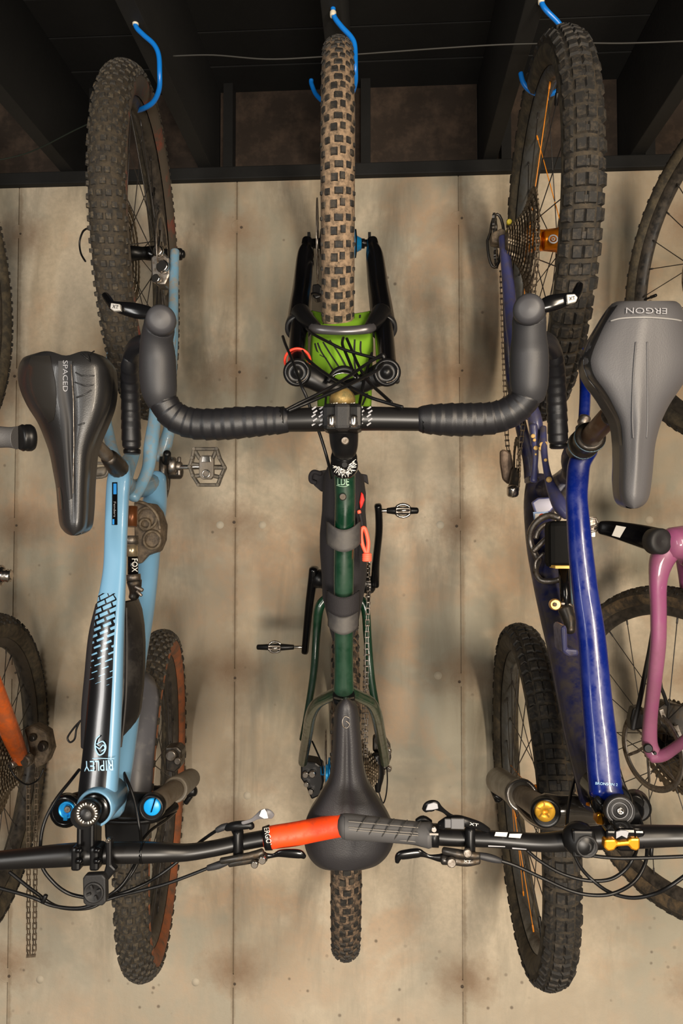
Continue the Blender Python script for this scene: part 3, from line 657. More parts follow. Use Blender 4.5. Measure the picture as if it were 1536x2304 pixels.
pd = platform(LB, [(436, 1010), (487, 1010), (493, 1030), (505, 1052), (496, 1072), (489, 1091), (446, 1091), (433, 1070), (426, 1050), (432, 1030)], (402, 1051, 500, 1051), (447, 1024, 480, 1078), .45, pedalm)
T('pedal', [(207, 1062, .44, 18), (236, 1062, .44, 26)], pedalm, LB, n=1)
cable('pedal_cage', [(206, 1040, .45), (208, 1072, .45), (238, 1070, .45), (240, 1045, .45), (206, 1042, .45)], pedalm, LB, r=.0035, n=3)
# rear brake, axle, derailleur cable
mb = MB(); mb.plate([(338, 578), (350, 568), (368, 566), (380, 580), (382, 618), (372, 640), (352, 640), (340, 628)], .52, .04); cal = mb.obj('brake_caliper', steel, LB, bevel=.004)
mb = MB()
for x, y, r in ((356, 566, .012), (366, 600, .014), (352, 628, .010)): mb.disc(P(x, y, .528), (.2, 1, 0), r, .012, 18)
mb.tube([P(356, 560, .53), P(359, 520, .50)], .0035, 8); mb.obj('caliper_pistons', chrome, cal)
mb = MB(); mb.tube([P(392, 572, .455), P(412, 572, .455)], .009, 14); mb.disc(P(404, 572, .455), aL, .014, .012, 8); mb.obj('axle_end', blks, LB)
T('axle_arm', [(285, 566, .465, 26), (330, 569, .465, 24), (345, 574, .465, 30)], blk, LB, n=1)
cable('derailleur_cable', [(196, 514, .47), (186, 522, .46), (179, 545, .45), (182, 570, .45), (192, 588, .46)], blks, LB, r=.0022)
# fork
def leg(parent, p0, p1, f_mat, l_mat, r0=.0185, r1=.026, split=.52):
    A, B = P(*p0), P(*p1); M_ = A.lerp(B, split); ax_ = (B-A).normalized()
    mb = MB(); mb.tube([A, M_], r0, 20); o = mb.obj('fork_leg', f_mat, parent)
    mb = MB(); mb.tube([M_ - ax_*.01, M_, M_ + ax_*.02, B], [r1*.86, r1*1.08, r1, r1*.92], 20); mb.torus(M_ - ax_*.008, ax_, r0*1.18, .003, 20, 6)
    mb.obj('lower_leg', l_mat, o); return o
leg(LB, (345, 1812, .87), (428, 1752, .42), kash, mat('lower_leg_grey', (.15, .135, .115), .45, dirt=((.22, .19, .15), 30, .5)), r1=.0235)
leg(LB, (152, 1818, .87), (292, 1772, .42), kash, blks)
cr = MB(); trace(cr, [(152, 1818, .85, 60), (200, 1808, .845, 62), (250, 1806, .845, 62), (300, 1810, .85, 56), (345, 1812, .85, 58)], seg=16, flat=.8); crn = cr.obj('fork_crown', blks, LB)
mb = MB(); mb.lathe(P(345, 1812, .87), -Y, [(0, .0215), (.012, .021), (.014, .0185), (.013, .017)], 28); mb.obj('cap_ring', blks, crn)
mb = MB(); mb.lathe(P(345, 1812, .88), -Y, [(0, .0135), (.008, .0135), (.009, .012), (.010, 0.0)], 28)
for i in range(2): mb.box(P(345, 1812, .892), Vector((.3, 0, 1)) if i else Vector((.3, 0, 1)), X, Y, .022, .0016, .004)
mb.obj('adjuster_knob', bluecap, crn, label='blue adjuster knob')
mb = MB(); mb.lathe(P(153, 1820, .87), -Y, [(0, .0265), (.012, .026), (.016, .022), (.014, .019)], 28); mb.obj('cap_ring', blk, crn)
mb = MB(); mb.lathe(P(153, 1820, .882), -Y, [(0, .0135), (.006, .0135), (.007, .0115), (.003, .010)], 28); mb.box(P(148, 1838, .888), X, Z, Y, .006, .010, .005); mb.obj('adjuster_knob', bluean, crn)
mb = MB(); mb.disc(P(153, 1820, .89), Y, .0055, .008, 12); mb.obj('cap_bolt', steel, crn)
# fork arch and black guard box, axle lever
mb = MB(); mb.plate([(232, 1842), (262, 1836), (330, 1838), (338, 1850), (330, 1880), (318, 1900), (250, 1902), (234, 1890)], .80, .05); bx = mb.obj('fork_arch', blks, LB, bevel=.008)
T('arch_rib', [(232, 1848, .81, 14), (290, 1850, .815, 12), (352, 1842, .80, 16), (392, 1815, .74, 22)], blks, bx)
mb = MB(); mb.tube([P(424, 1782, .42), P(437, 1779, .42)], .012, 12); mb.tube([P(432, 1786, .42), P(418, 1806, .42)], .006, 8); mb.obj('axle_lever', blks, LB)
mb = MB(); mb.plate([(370, 1683), (398, 1680), (408, 1690), (405, 1728), (392, 1740), (372, 1735)], .42, .04); fc = mb.obj('brake_caliper', darkst, LB, bevel=.004)
mb = MB(); mb.disc(P(385, 1700, .427), Y, .012, .01, 16); mb.disc(P(400, 1712, .427), Y, .008, .01, 12); mb.obj('caliper_pistons', steel, fc)
# fender over the front tyre
Cf, (pf, axf, e1f, e2f) = wf[0], wf[1:]
rows = []
for i in range(13):
    th = math.radians(10 + 42*i/12); wd = .036*(1 - .10*abs(i/12-.4)) if i < 11 else .036*(.8 if i == 11 else .55)
    rows.append([pf(th, .408 - .018*(abs(k)/8)**2.2, wd*k/8) for k in range(-8, 9)])
mb = MB(); mb.grid(rows); fo = mb.obj('mudguard', fend, LB); so = fo.modifiers.new('t', 'SOLIDIFY'); so.thickness = .002
# head tube collar, steerer, stem
mb = MB(); mb.lathe(P(217, 1815, .947), -Y, [(-.06, .0270), (0, .0285), (.008, .0280), (.010, .0262), (.008, .0235)], 36); mb.obj('head_tube', lblue, frame)
mb = MB(); mb.lathe(P(217, 1816, .950), -Y, [(0, .0240), (.008, .0238), (.011, .0215), (.010, .012)], 32); mb.obj('headset', blk, LB)
mb = MB(); mb.lathe(P(205, 1820, .955), -Y, [(0, .0195), (.03, .0190)], 28); mb.tube([P(202, 1822, .965), P(198, 1828, .990)], .0180, 24); stm = mb.obj('stem', blks, LB)
mb = MB(); mb.box(P(201, 1872, .962), X, Z, Y, .030, .055, .026); mb.box(P(187, 1872, .968), X, Z, Y, .007, .058, .03); mb.box(P(214, 1872, .968), X, Z, Y, .007, .058, .03); mb.obj('stem_body', blks, stm, bevel=.004)
for x in (178, 219):
    mb = MB(); mb.box(P(x, 1925, .975), X, Z, Y, .014, .034, .030); cl = mb.obj('stem_clamp', blks, stm, bevel=.004)
    for dy in (-12, 12):
        mb = MB(); mb.tube([P(x-5, 1925+dy, .992), P(x+5, 1925+dy, .992)], .0042, 10); mb.obj('clamp_bolt', blk, stm)
mb = MB(); mb.lathe(P(196, 1830, .994), -Y, [(0, .0182), (.005, .0178), (.007, .016), (.0065, .009), (.003, .008), (.003, 0)], 32); mb.obj('top_cap', darkst, stm)
mb = MB()
for k in range(22):
    a = 2*math.pi*k/22
    if k % 11 == 5: continue
    mb.box(P(196, 1830, 1.0025) + Vector((math.cos(a)*.0135, 0, math.sin(a)*.0135)), Vector((math.cos(a), 0, math.sin(a))), Vector((-math.sin(a), 0, math.cos(a))), Y, .0032, .0016, .001)
mb.obj('cap_lettering', whit, stm)
# handlebar
HB = [(-400, 1985, 1.03, 38), (-220, 1968, 1.01, 38), (-120, 1950, .995, 38), (-60, 1940, .985, 40), (0, 1936, .98, 41), (60, 1931, .975, 44), (120, 1926, .97, 49), (180, 1922, .965, 50), (250, 1919, .955, 47), (330, 1918, .945, 46), (370, 1918, .94, 42), (420, 1918, .93, 37), (480, 1909, .92, 35), (540, 1896, .91, 35), (600, 1885, .905, 35), (640, 1880, .90, 34)]
hb = MB(); trace(hb, HB, seg=18); hbo = hb.obj('handlebar', barm, LB)
for x in (323, 367): T('bar_band', [(x-3, 1918, .946 - (x-323)*.0002, 48 if x < 340 else 45), (x+3, 1918, .946 - (x-323)*.0002, 48 if x < 340 else 45)], blk, hbo, n=1, cap='flat')
gp = MB(); trace(gp, [(600, 1886, .905, 48), (618, 1883, .903, 50), (660, 1877, .898, 51), (700, 1869, .892, 50), (740, 1861, .888, 50), (778, 1854, .884, 50)], seg=22); gro = gp.obj('orange_grip', gripo, LB, label='orange rubber grip')
cl = MB(); trace(cl, [(594, 1887, .906, 50), (609, 1884, .905, 54)], n=1, cap='flat', seg=22); clo = cl.obj('grip_collar', blks, gro)
text_px(gro, 'ERGON', 603, 1885, 46, 12, 81, lambda x, y: .905 + math.sqrt(max(.000001, .0187**2 - ((y-1885)*1.125/F)**2)), whit, off=.0015)
# computer mount below the bar
mb = MB(); mb.plate([(236, 1888), (250, 1888), (250, 1946), (262, 1958), (240, 1985), (228, 1978), (236, 1950)], .99, .012); mm = mb.obj('mount_arm', blks, LB, bevel=.003)
mb = MB(); mb.disc(P(243, 1891, .994), Y, .0032, .006, 14); mb.obj('mount_bolt', chrome, mm)
mb = MB(); mb.plate([(190, 1970), (230, 1968), (237, 1976), (238, 2030), (230, 2039), (194, 2040), (186, 2032), (185, 1978)], 1.0, .014); mt2 = mb.obj('mount_plate', blkm, mm, bevel=.0025)
mb = MB(); mb.lathe(P(211, 2008, 1.0), -Y, [(0, .0150), (.002, .0148), (.003, .0125), (.0012, .0115), (.0012, 0)], 28)
for k in range(4):
    a = k*math.pi/2+.4; mb.box(P(211, 2008, 1.004) + Vector((math.cos(a)*.008, 0, math.sin(a)*.008)), Vector((math.cos(a), 0, math.sin(a))), Vector((-math.sin(a), 0, math.cos(a))), Y, .006, .003, .003)
mb.obj('mount_puck', blkm, mm)
# brake lever, shifter on the orange side
def brake(parent, pts_body, pts_lever, clamp, hose_boot, d, m=None):
    mb = MB(); trace(mb, [(x, y, d, w_) for x, y, w_ in pts_body], n=4, seg=12, flat=.9); o = mb.obj('brake_lever_body', m or darkst, parent)
    mb = MB(); x, y, w_, h = clamp; a = P(x, y-h/2, d-.005); b_ = P(x, y+h/2, d-.005); mb.tube([a, b_], PR(w_, d), 12, flat=.8, ref=(1, 0, 0)); mb.obj('brake_clamp', blks, o)
    mb = MB(); trace(mb, [(x, y, d-.004, w_) for x, y, w_ in pts_lever], n=5, seg=12, flat=.55, sq=2.6); mb.obj('brake_blade', blk, o)
    mb = MB(); trace(mb, [(x, y, d, w_) for x, y, w_ in hose_boot], n=2, seg=10); mb.obj('hose_boot', rubber, o); return o
bl = brake(LB, [(516, 1945, 12), (540, 1938, 18), (570, 1932, 20), (596, 1928, 22)], [(598, 1926, 14), (615, 1925, 9), (630, 1920, 16), (655, 1920, 20), (675, 1922, 19), (685, 1928, 10)], (536, 1902, 30, 60), [(468, 1953, 13), (490, 1947, 17), (512, 1938, 15)], .925)
mb = MB(); mb.disc(P(573, 1944, .94), Y, .0055, .008, 14); mb.disc(P(590, 1935, .94), Y, .006, .006, 14); mb.obj('lever_bolts', chrome, bl)
T('master_cylinder', [(498, 1937, .935, 14), (560, 1926, .935, 16), (590, 1918, .93, 18)], darkst, bl, n=2)
mb = MB(); trace(mb, [(510, 1862, .92, 16), (530, 1858, .925, 20), (560, 1856, .925, 18), (566, 1862, .925, 14)], n=4); sf = mb.obj('shifter', blks, LB)
T('shift_clamp', [(528, 1862, .915, 20), (536, 1885, .915, 16)], blks, sf, n=1)
mb = MB(); trace(mb, [(545, 1852, .93, 8), (565, 1846, .932, 8), (578, 1838, .935, 12), (592, 1832, .938, 22), (603, 1832, .938, 22), (612, 1836, .936, 14)], n=5, flat=.4, sq=2.6); pdl = mb.obj('shift_paddle', mat('paddle_grey', (.16, .155, .165), .45), sf)
mb = MB(); mb.plate([(583, 1836), (588, 1823), (595, 1820), (600, 1828), (603, 1841), (594, 1842)], .9475, .001); mb.obj('paddle_print', whit, sf)
T('cable_boot', [(488, 1868, .92, 12), (500, 1862, .92, 15), (512, 1858, .92, 13)], rubber, sf, n=2)
for nm, pts in (
  ('cable', [(488, 1868, .92), (470, 1880, .91), (452, 1893, .90), (440, 1903, .89)]),
  ('brake_hose', [(468, 1953, .925), (420, 1972, .93), (370, 1990, .935), (320, 2003, .94), (270, 2015, .945), (235, 2026, .95), (180, 2043, .955), (120, 2038, .96), (70, 2018, .965), (0, 1998, .97), (-60, 1980, .975)]),
  ('cable', [(440, 1903, .89), (400, 1938, .9), (350, 1975, .91), (300, 2000, .92), (250, 2018, .93), (200, 2043, .94), (130, 2040, .945), (80, 2008, .95), (50, 1985, .95), (22, 1962, .95)]),
  ('brake_hose', [(178, 1732, .87), (160, 1755, .90), (125, 1800, .93), (100, 1850, .945), (91, 1900, .95), (95, 1950, .955), (120, 1985, .955), (150, 2008, .95), (185, 2018, .945), (230, 2022, .94), (270, 1995, .93), (295, 1960, .92), (312, 1925, .90)]),
  ('cable', [(272, 1725, .85), (288, 1760, .88), (302, 1800, .89), (312, 1850, .90), (317, 1890, .90), (314, 1925, .90), (300, 1960, .91), (265, 2005, .92)]),
  ('cable', [(314, 1897, .90), (340, 1868, .86), (372, 1846, .80), (395, 1826, .74)])):
    cable(nm, pts, blks, LB, r=.0026)
mb = MB(); mb.tube([P(96, 2030, .97), P(103, 2015, .97)], .0035, 8); mb.obj('cable_clip', blks, LB)
# frame bag held inside the frame
fb = thing('frame_bag', P(296, 1520, .72), 'slim black frame bag under the top tube of the light blue bicycle', 'bag')
mb = MB(); rowsb = []
for (x0, x1, y, d_) in [(284, 300, 1352, .76), (280, 312, 1375, .765), (272, 319, 1410, .77), (268, 322, 1450, .775), (262, 322, 1500, .78), (258, 319, 1550, .785), (254, 313, 1600, .79), (252, 300, 1640, .80), (252, 286, 1675, .81), (255, 277, 1692, .82)]:
    c0 = P(x0, y, d_); c1 = P(x1, y, d_); cc = (c0+c1)/2; hw = (c1-c0).length/2
    rowsb.append([cc + Vector((hw*math.cos(a)*1.0, .045*math.sin(a), 0)) for a in [2*math.pi*k/18 for k in range(19)]])
mb.grid(rowsb); mb.obj('bag_body', mat('bag_black_shiny', (.010, .009, .009), .42, dirt=((.03, .026, .022), 20, .4)), fb)
cable('bag_zip', [(284, 1368, .808), (285, 1450, .822), (284, 1550, .832), (279, 1620, .842), (272, 1680, .85)], strapm, fb, r=.0018)
T('bag_side', [(222, 1360, .78, 14), (212, 1430, .79, 26), (205, 1520, .80, 30), (198, 1600, .81, 30), (192, 1680, .82, 20)], bagm, fb)
cable('pull_loop', [(192, 1615, .80), (178, 1625, .80), (163, 1642, .80), (152, 1660, .80), (158, 1670, .80), (168, 1662, .80), (172, 1640, .80), (180, 1622, .80)], blks, fb, r=.0017)
# ================================================================ DARK GREEN BICYCLE
CB = thing('drop_bar_bicycle', P(775, 2145, .37), 'dark green drop bar bicycle hung nose up in the middle, with black bar tape', 'bicycle', 'bicycles hung from the ceiling')
aC = Vector((1, .057, 0)).normalized()
cf = wheel(CB, 'front_wheel', P(761, 548, .52), aC, tread='small', tiremats=(tirem, tirem, tirem, tirek, rimk), spm=spoke_k, hubm=blks, rotor=-1, seed=5, rt=.0285, label='muddy tan front wheel seen edge on', valve=2.6)
cb = wheel(CB, 'rear_wheel', P(776, 1734, .37), aC, tread='small', tiremats=(tirem2, tirem, tirem, tirek, rimk), spm=spoke_k, hubm=bluean, rotor=-1, cass=1, seed=6, rt=.0285, label='muddy rear wheel seen edge on', valve=-2.0)
mb = MB(); mb.lathe(P(800, 549, .52), aC, [(-.008, .020), (-.006, .030), (-.002, .030), (0, .018), (.012, .012)], 26); mb.obj('blue_hub_flange', bluean, CB)
mb = MB(); mb.tube([P(690, 547, .52), P(845, 547, .52)], .0075, 12); mb.obj('axle', blks, CB)
for side, tr, st in (('l', [(691, 540, .54, 24), (690, 556, .545, 30), (687, 578, .57, 40), (682, 640, .63, 47), (676, 690, .70, 52), (671, 738, .76, 56)], [(674, 725, .76, 42), (671, 780, .83, 44), (669, 838, .91, 46)]),
                     ('r', [(837, 540, .54, 24), (839, 556, .545, 30), (843, 578, .57, 40), (850, 640, .63, 47), (857, 690, .70, 52), (863, 738, .76, 56)], [(862, 725, .76, 42), (866, 780, .83, 44), (870, 838, .91, 46)])):
    lg = T('fork_leg', tr, blk, CB, seg=20)
    q = tr[-1]; mb = MB(); A_ = P(q[0], q[1], q[2]); B_ = P(st[1][0], st[1][1], st[1][2]); ax_ = (B_-A_).normalized()
    mb.lathe(A_, ax_, [(-.03, .0215), (-.008, .0240), (.004, .0240), (.007, .0225), (.006, .019)], 28); mb.obj('seal_collar', mat('collar_dark', (.012, .012, .013), .4) if side == 'l' else bpy.data.materials['collar_dark'], lg)
    T('stanchion', st, blk, lg, seg=20)
    x = q[0]
    T('dropout', [(tr[0][0]-8, 545, .53, 14), (tr[0][0]+(10 if side == 'l' else -4), 547, .53, 14)], blks, lg, n=1)
    mb = MB(); mb.box(P(tr[0][0]+(4 if side == 'l' else -6), 532, .53), X, Z, Y, .006, .014, .012); mb.obj('dropout_tip', blks, lg)
mb = MB(); mb.torus(P(669, 812, .865), (P(669, 838, .93)-P(672, 770, .81)), .0208, .0021, 36, 8); mb.obj('travel_ring', redm, CB, label='bright red rubber ring on left stanchion')
mb = MB(); trace(mb, [(702, 736, .825, 22), (716, 741, .835, 22), (770, 744, .84, 21), (822, 741, .835, 22), (838, 735, .825, 22)], seg=14, flat=.7); mb.obj('fork_brace', mat('brace_grey', (.10, .095, .10), .3, .6), CB)
mb = MB(); trace(mb, [(669, 838, .91, 62), (700, 850, .91, 52), (735, 868, .905, 44), (770, 874, .90, 40), (808, 866, .905, 42), (842, 848, .91, 50), (870, 838, .91, 60)], seg=16, flat=.75); cr2 = mb.obj('fork_crown', blks, CB)
for q in ([(676, 705, .75, 46), (690, 722, .79, 40), (712, 738, .825, 26)], [(858, 705, .75, 46), (846, 722, .79, 40), (830, 738, .825, 26)]): T('brace_gusset', q, blks, CB)
T('crown_race', [(738, 858, .93, 12), (752, 838, .93, 14), (772, 830, .93, 16), (792, 836, .93, 14), (806, 852, .93, 12)], blks, cr2)
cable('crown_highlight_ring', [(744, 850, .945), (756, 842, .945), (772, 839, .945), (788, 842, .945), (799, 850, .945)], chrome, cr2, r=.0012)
for x in (668, 870):
    mb = MB(); mb.lathe(P(x, 838, .925), (P(x, 838, .93)-P(x, 836, .80)), [(-.01, .0215), (.010, .0215), (.014, .0195), (.0145, .016), (.011, .015), (.011, .008), (.016, .007), (.016, 0)], 30); mb.obj('leg_cap', blks, cr2)
    mb = MB(); mb.torus(P(x, 836, .941), Y, .0165, .0009, 24, 6, a0=.6, a1=2.4); mb.obj('cap_edge', steel, cr2)
mb = MB(); mb.disc(P(893, 857, .92), Y, .004, .012, 12); mb.obj('cap_bolt', blks, cr2)
# lime green wrap strapped over the fork
rows = []
sh_ = [(704, 700, 838, .74), (714, 705, 836, .76), (740, 703, 836, .80), (780, 700, 838, .83), (815, 700, 836, .845), (850, 706, 834, .85), (885, 714, 834, .84), (914, 716, 833, .83)]
mg = MB(); hh = lambda y, s: 0
for (y, xl, xr, d_) in cat(sh_, 4):
    row = []
    for k in range(-10, 11):
        s = k/10; yy = y + (9*(1-s*s) - 4 if y < 716 else 0)
        row.append(P((xl+xr)/2 + s*(xr-xl)/2, yy, d_ - .035*s*s))
    rows.append(row)
mg.grid(rows); wrp = mg.obj('lime_mudguard', lime, CB, label='lime green mudguard with black stripes behind the fork crown'); so = wrp.modifiers.new('t', 'SOLIDIFY'); so.thickness = .002
def dwr(x, y):
    q = sh_; 
    for a, c in zip(q[:-1], q[1:]):
        if a[0] <= y <= c[0]:
            t = (y-a[0])/(c[0]-a[0]); xl = a[1]+(c[1]-a[1])*t; xr = a[2]+(c[2]-a[2])*t; d = a[3]+(c[3]-a[3])*t; s = (x-(xl+xr)/2)/((xr-xl)/2); return d-.035*s*s
    return .83
def stripe(pts, w_=3):
    q = cat(pts, 5); mb.grid([[P(x-w_/2, y, dwr(x-w_/2, y)+.005), P(x+w_/2, y, dwr(x+w_/2, y)+.005)] for x, y in q])
mb = MB()
for s_ in ([(712, 765), (722, 790), (738, 815), (752, 838)], [(722, 762), (742, 795), (760, 822), (770, 838)], [(738, 760), (762, 795), (782, 832)], [(708, 772), (716, 795), (734, 806)], [(780, 712), (779, 735)], [(795, 710), (795, 735)], [(810, 708), (808, 735)], [(798, 758), (797, 800), (800, 838)], [(812, 758), (811, 790), (818, 800)], [(733, 890), (731, 914)], [(812, 890), (810, 914)], [(826, 885), (815, 912)]):
    stripe(s_, 4)
mb.obj('mudguard_stripes', bagm, wrp)
# brake caliper front, hose
mb = MB(); mb.plate([(700, 640), (716, 637), (724, 645), (722, 668), (708, 672), (700, 662)], .62, .03); mb.obj('brake_caliper', blks, CB, bevel=.003)
# handlebar with tape
bar = MB(); trace(bar, [(640, 946, 1.06, 52), (700, 944, 1.06, 55), (768, 942, 1.06, 56), (850, 942, 1.06, 54), (955, 944, 1.06, 52)], seg=22); baro = bar.obj('handlebar', barm, CB)
def taped(name, pts, n=14, label=None):
    q = cat(pts, n); mb = MB()
    L_ = [0]
    for a, b_ in zip(q[:-1], q[1:]): L_.append(L_[-1] + math.hypot(b_[0]-a[0], b_[1]-a[1]))
    rr = [PR(p[3], p[2])*(1 + .075*((l/23.0) % 1.0) - .035) for p, l in zip(q, L_)]
    mb.tube([P(*p[:3]) for p in q], rr, 22); return mb.obj(name, tapem, CB, label=label)
taped('bar_tape', [(646, 946, 1.06, 58), (600, 947, 1.06, 66), (540, 951, 1.06, 72), (480, 955, 1.06, 72), (430, 952, 1.06, 70), (392, 936, 1.065, 68), (370, 908, 1.07, 66), (362, 880, 1.075, 64)])
taped('bar_tape', [(948, 943, 1.06, 62), (1000, 944, 1.06, 72), (1060, 944, 1.06, 74), (1110, 940, 1.06, 72), (1150, 925, 1.065, 70), (1178, 900, 1.07, 68), (1188, 872, 1.075, 66)])
taped('bar_tape', [(290, 806, .985, 30), (291, 822, .975, 38), (292, 860, .95, 42), (294, 920, .93, 43), (295, 970, .925, 44), (296, 1002, .92, 42)])
taped('bar_tape', [(1246, 790, .985, 30), (1248, 806, .975, 38), (1250, 850, .95, 43), (1252, 910, .93, 44), (1254, 960, .925, 44), (1255, 990, .92, 43)])
T('bar_bend', [(330, 770, 1.03, 40), (308, 778, 1.01, 40), (296, 800, .985, 38), (292, 830, .965, 40)], tapem, CB)
T('bar_bend', [(1212, 762, 1.03, 40), (1232, 770, 1.01, 40), (1244, 790, .985, 38), (1249, 815, .965, 40)], tapem, CB)
for x, y in ((297, 1016), (1256, 1003)):
    mb = MB(); mb.disc(P(x, y, .915), Z, .0135, .008, 20); mb.obj('bar_end_plug', blks, CB)
for x in (634, 955): T('finishing_tape', [(x-7, 945, 1.06, 60), (x+7, 944, 1.06, 60)], blks, CB, n=1, cap='flat')
def hood(pts, knob, name='brake_hood'):
    mb = MB(); q = cat(pts, 7); mb.tube([P(*p[:3]) for p in q], [PR(p[3], p[2])*(1+.008*(i % 2)) for i, p in enumerate(q)], 26, ref=(0, 1, 0), flat=.95)
    return mb.obj(name, rubber, CB)
hl = hood([(361, 905, 1.07, 66), (358, 880, 1.075, 80), (355, 840, 1.08, 84), (354, 800, 1.085, 82), (353, 765, 1.095, 74), (358, 738, 1.105, 72), (361, 728, 1.112, 66)], None)
hr = hood([(1192, 895, 1.07, 68), (1190, 870, 1.075, 82), (1190, 830, 1.08, 86), (1190, 790, 1.085, 84), (1190, 755, 1.095, 76), (1190, 718, 1.105, 74), (1189, 706, 1.112, 68)], None)
for x, y, par in ((362, 722, hl), (1189, 698, hr)):
    mb = MB(); mb.lathe(P(x, y, 1.12), (P(x, y-14, 1.2)-P(x, y, 1.12)), [(-.016, .0180), (.002, .0197), (.014, .0192), (.020, .0168), (.0225, .011), (.0235, 0)], 28); mb.obj('hood_tip', mat('hood_tip_grey', (.038, .038, .043), .5) if par is hl else bpy.data.materials['hood_tip_grey'], par)
for sx, pts, tip, lab in ((0, [(336, 704, 1.10, 30), (315, 701, 1.10, 36), (290, 696, 1.10, 34), (262, 690, 1.10, 25), (250, 685, 1.10, 18)], [(254, 690, 1.085, 20), (244, 676, 1.07, 21), (237, 666, 1.06, 18)], [(249, 681), (270, 684), (272, 699), (256, 700), (247, 694)]),
                    (1, [(1218, 690, 1.10, 30), (1238, 683, 1.10, 38), (1262, 677, 1.10, 34), (1284, 671, 1.10, 26), (1297, 668, 1.10, 18)], [(1290, 674, 1.085, 21), (1299, 655, 1.07, 22), (1303, 643, 1.06, 18)], [(1274, 662), (1293, 661), (1300, 669), (1296, 679), (1276, 684)])):
    mb = MB(); trace(mb, pts, n=6, flat=.6, sq=2.4); o = mb.obj('brake_lever', blk, CB)
    T('lever_tip', tip, blk, o)
    mb = MB(); mb.plate(lab, 1.112, .006); mb.obj('lever_label', mat('lever_silver', (.42, .40, .37), .3, .5) if not sx else bpy.data.materials['lever_silver'], o, bevel=.001)
    text_px(o, 'XT', 259 if not sx else 1287, 690 if not sx else 671, 14, 8, 10 if not sx else -10, lambda x, y: 1.112, blk)
# stem
mb = MB(); mb.box(P(771, 942, 1.068), X, Z, Y, .052, .036, .040); st2 = mb.obj('stem', blks, CB, bevel=.006)
mb = MB(); mb.box(P(771, 940, 1.082), X, Z, Y, .022, .034, .030); mb.obj('stem_faceplate', blkm, st2, bevel=.005)
for x in (746, 795):
    mb = MB(); mb.tube([P(x, 939, 1.095), P(x, 956, 1.095)], .0058, 12); mb.obj('clamp_bolt', chrome, st2)
T('stem_body', [(772, 960, 1.05, 66), (773, 980, 1.04, 66), (774, 1003, 1.03, 62), (775, 1018, 1.02, 54)], blks, st2, flat=.8)
mb = MB(); mb.disc(P(776, 992, 1.062), Y, .0055, .006, 16); mb.obj('stem_bolt', steel, st2)
mb = MB(); mb.lathe(P(774, 1032, .99), (P(774, 1032, 1.0)-P(776, 1034, .90)), [(-.06, .0190), (.022, .0190), (.026, .0175), (.028, .0)], 30); mb.obj('steerer', blk, st2)
# scribbled white star on the top cap
mb = MB(); mb.lathe(P(774, 1046, 1.008), -Y, [(-.02, .0195), (.004, .0195), (.006, .018), (.006, 0)], 30); tc_ = mb.obj('top_cap', blk, st2)
mb = MB(); rnd = random.Random(3); c_ = P(774, 1046, 1.0155)
for k in range(54):
    a = 2*math.pi*k/27 + rnd.uniform(-.1, .1); r0 = rnd.uniform(.006, .009); r1 = rnd.uniform(.014, .0185); b_ = a + rnd.choice((-.55, .55, .4))
    p0 = c_ + Vector((math.cos(a)*r0, 0, math.sin(a)*r0)); p1 = c_ + Vector((math.cos(b_)*r1, 0, math.sin(b_)*r1)); t = (p1-p0).normalized(); n_ = Vector((-t.z, 0, t.x))*.0006
    mb.add([p0-n_, p1-n_*.4, p1+n_*.4, p0+n_], [[0, 1, 2, 3]], 0, False)
mb.obj('scribble_print', whit, tc_)
mb = MB(); mb.disc(P(775, 1046, 1.0165), Y, .0045, .003, 14); mb.obj('cap_bolt', blks, tc_)
# mottled brass dome in front of the stem
mb = MB(); mb.lathe(P(770, 905, 1.02), (P(770, 890, 1.06)-P(770, 905, 1.02)), [(-.005, .0185), (.010, .0185), (.020, .0165), (.028, .011), (.031, .005), (.032, 0)], 28); bell = mb.obj('brass_dome', brass, CB, label='mottled brass dome in front of the stem')
mb = MB(); mb.box(P(770, 913, 1.055), X, Z, Y, .038, .004, .012)
for i in range(9): mb.box(P(744+i*6.5, 910 - (i % 3), 1.062), Vector((1, 0, .3)), Z, Y, .0028, .002, .002, 1)
mb.obj('dome_band', [blk, whit], bell)
# frame
GT = [(775, 1070, .93, 48), (776, 1120, .92, 46), (775, 1180, .91, 46), (773, 1300, .89, 45), (773, 1440, .86, 42), (773, 1520, .84, 43), (773, 1572, .83, 48)]
gf = MB(); trace(gf, GT, seg=24); gfo = gf.obj('frame', green, CB)
T('head_tube', [(775, 1050, .96, 44), (774, 1010, .93, 50), (772, 940, .90, 52), (770, 885, .88, 56)], green, gfo)
T('down_tube', [(772, 930, .86, 50), (770, 1100, .70, 50), (770, 1250, .52, 50), (768, 1340, .40, 54)], greend, gfo)
T('seat_tube', [(773, 1570, .80, 36), (770, 1450, .58, 34), (768, 1345, .38, 34)], greend, gfo)
gtd = lambda x, y: .932 + math.sqrt(max(1e-6, PR(47, .93)**2 - ((x-775)*1.11/F)**2))
text_px(gfo, 'LDE', 772, 1084, 26, 15, 0, gtd, mat('mint_print', (.28, .45, .32), .5), off=.0012)
mb = MB(); mb.tube([P(x, y, gtd(x, y)+.0012) for x, y in ((757, 1092), (764, 1094), (772, 1095), (779, 1094), (785, 1091))], .0006, 5); mb.obj('underline', bpy.data.materials['mint_print'], gfo)
mb = MB(); mb.disc(P(771, 1118, .943), Y, .0055, .006, 16); mb.obj('frame_bolt', darkst, gfo)
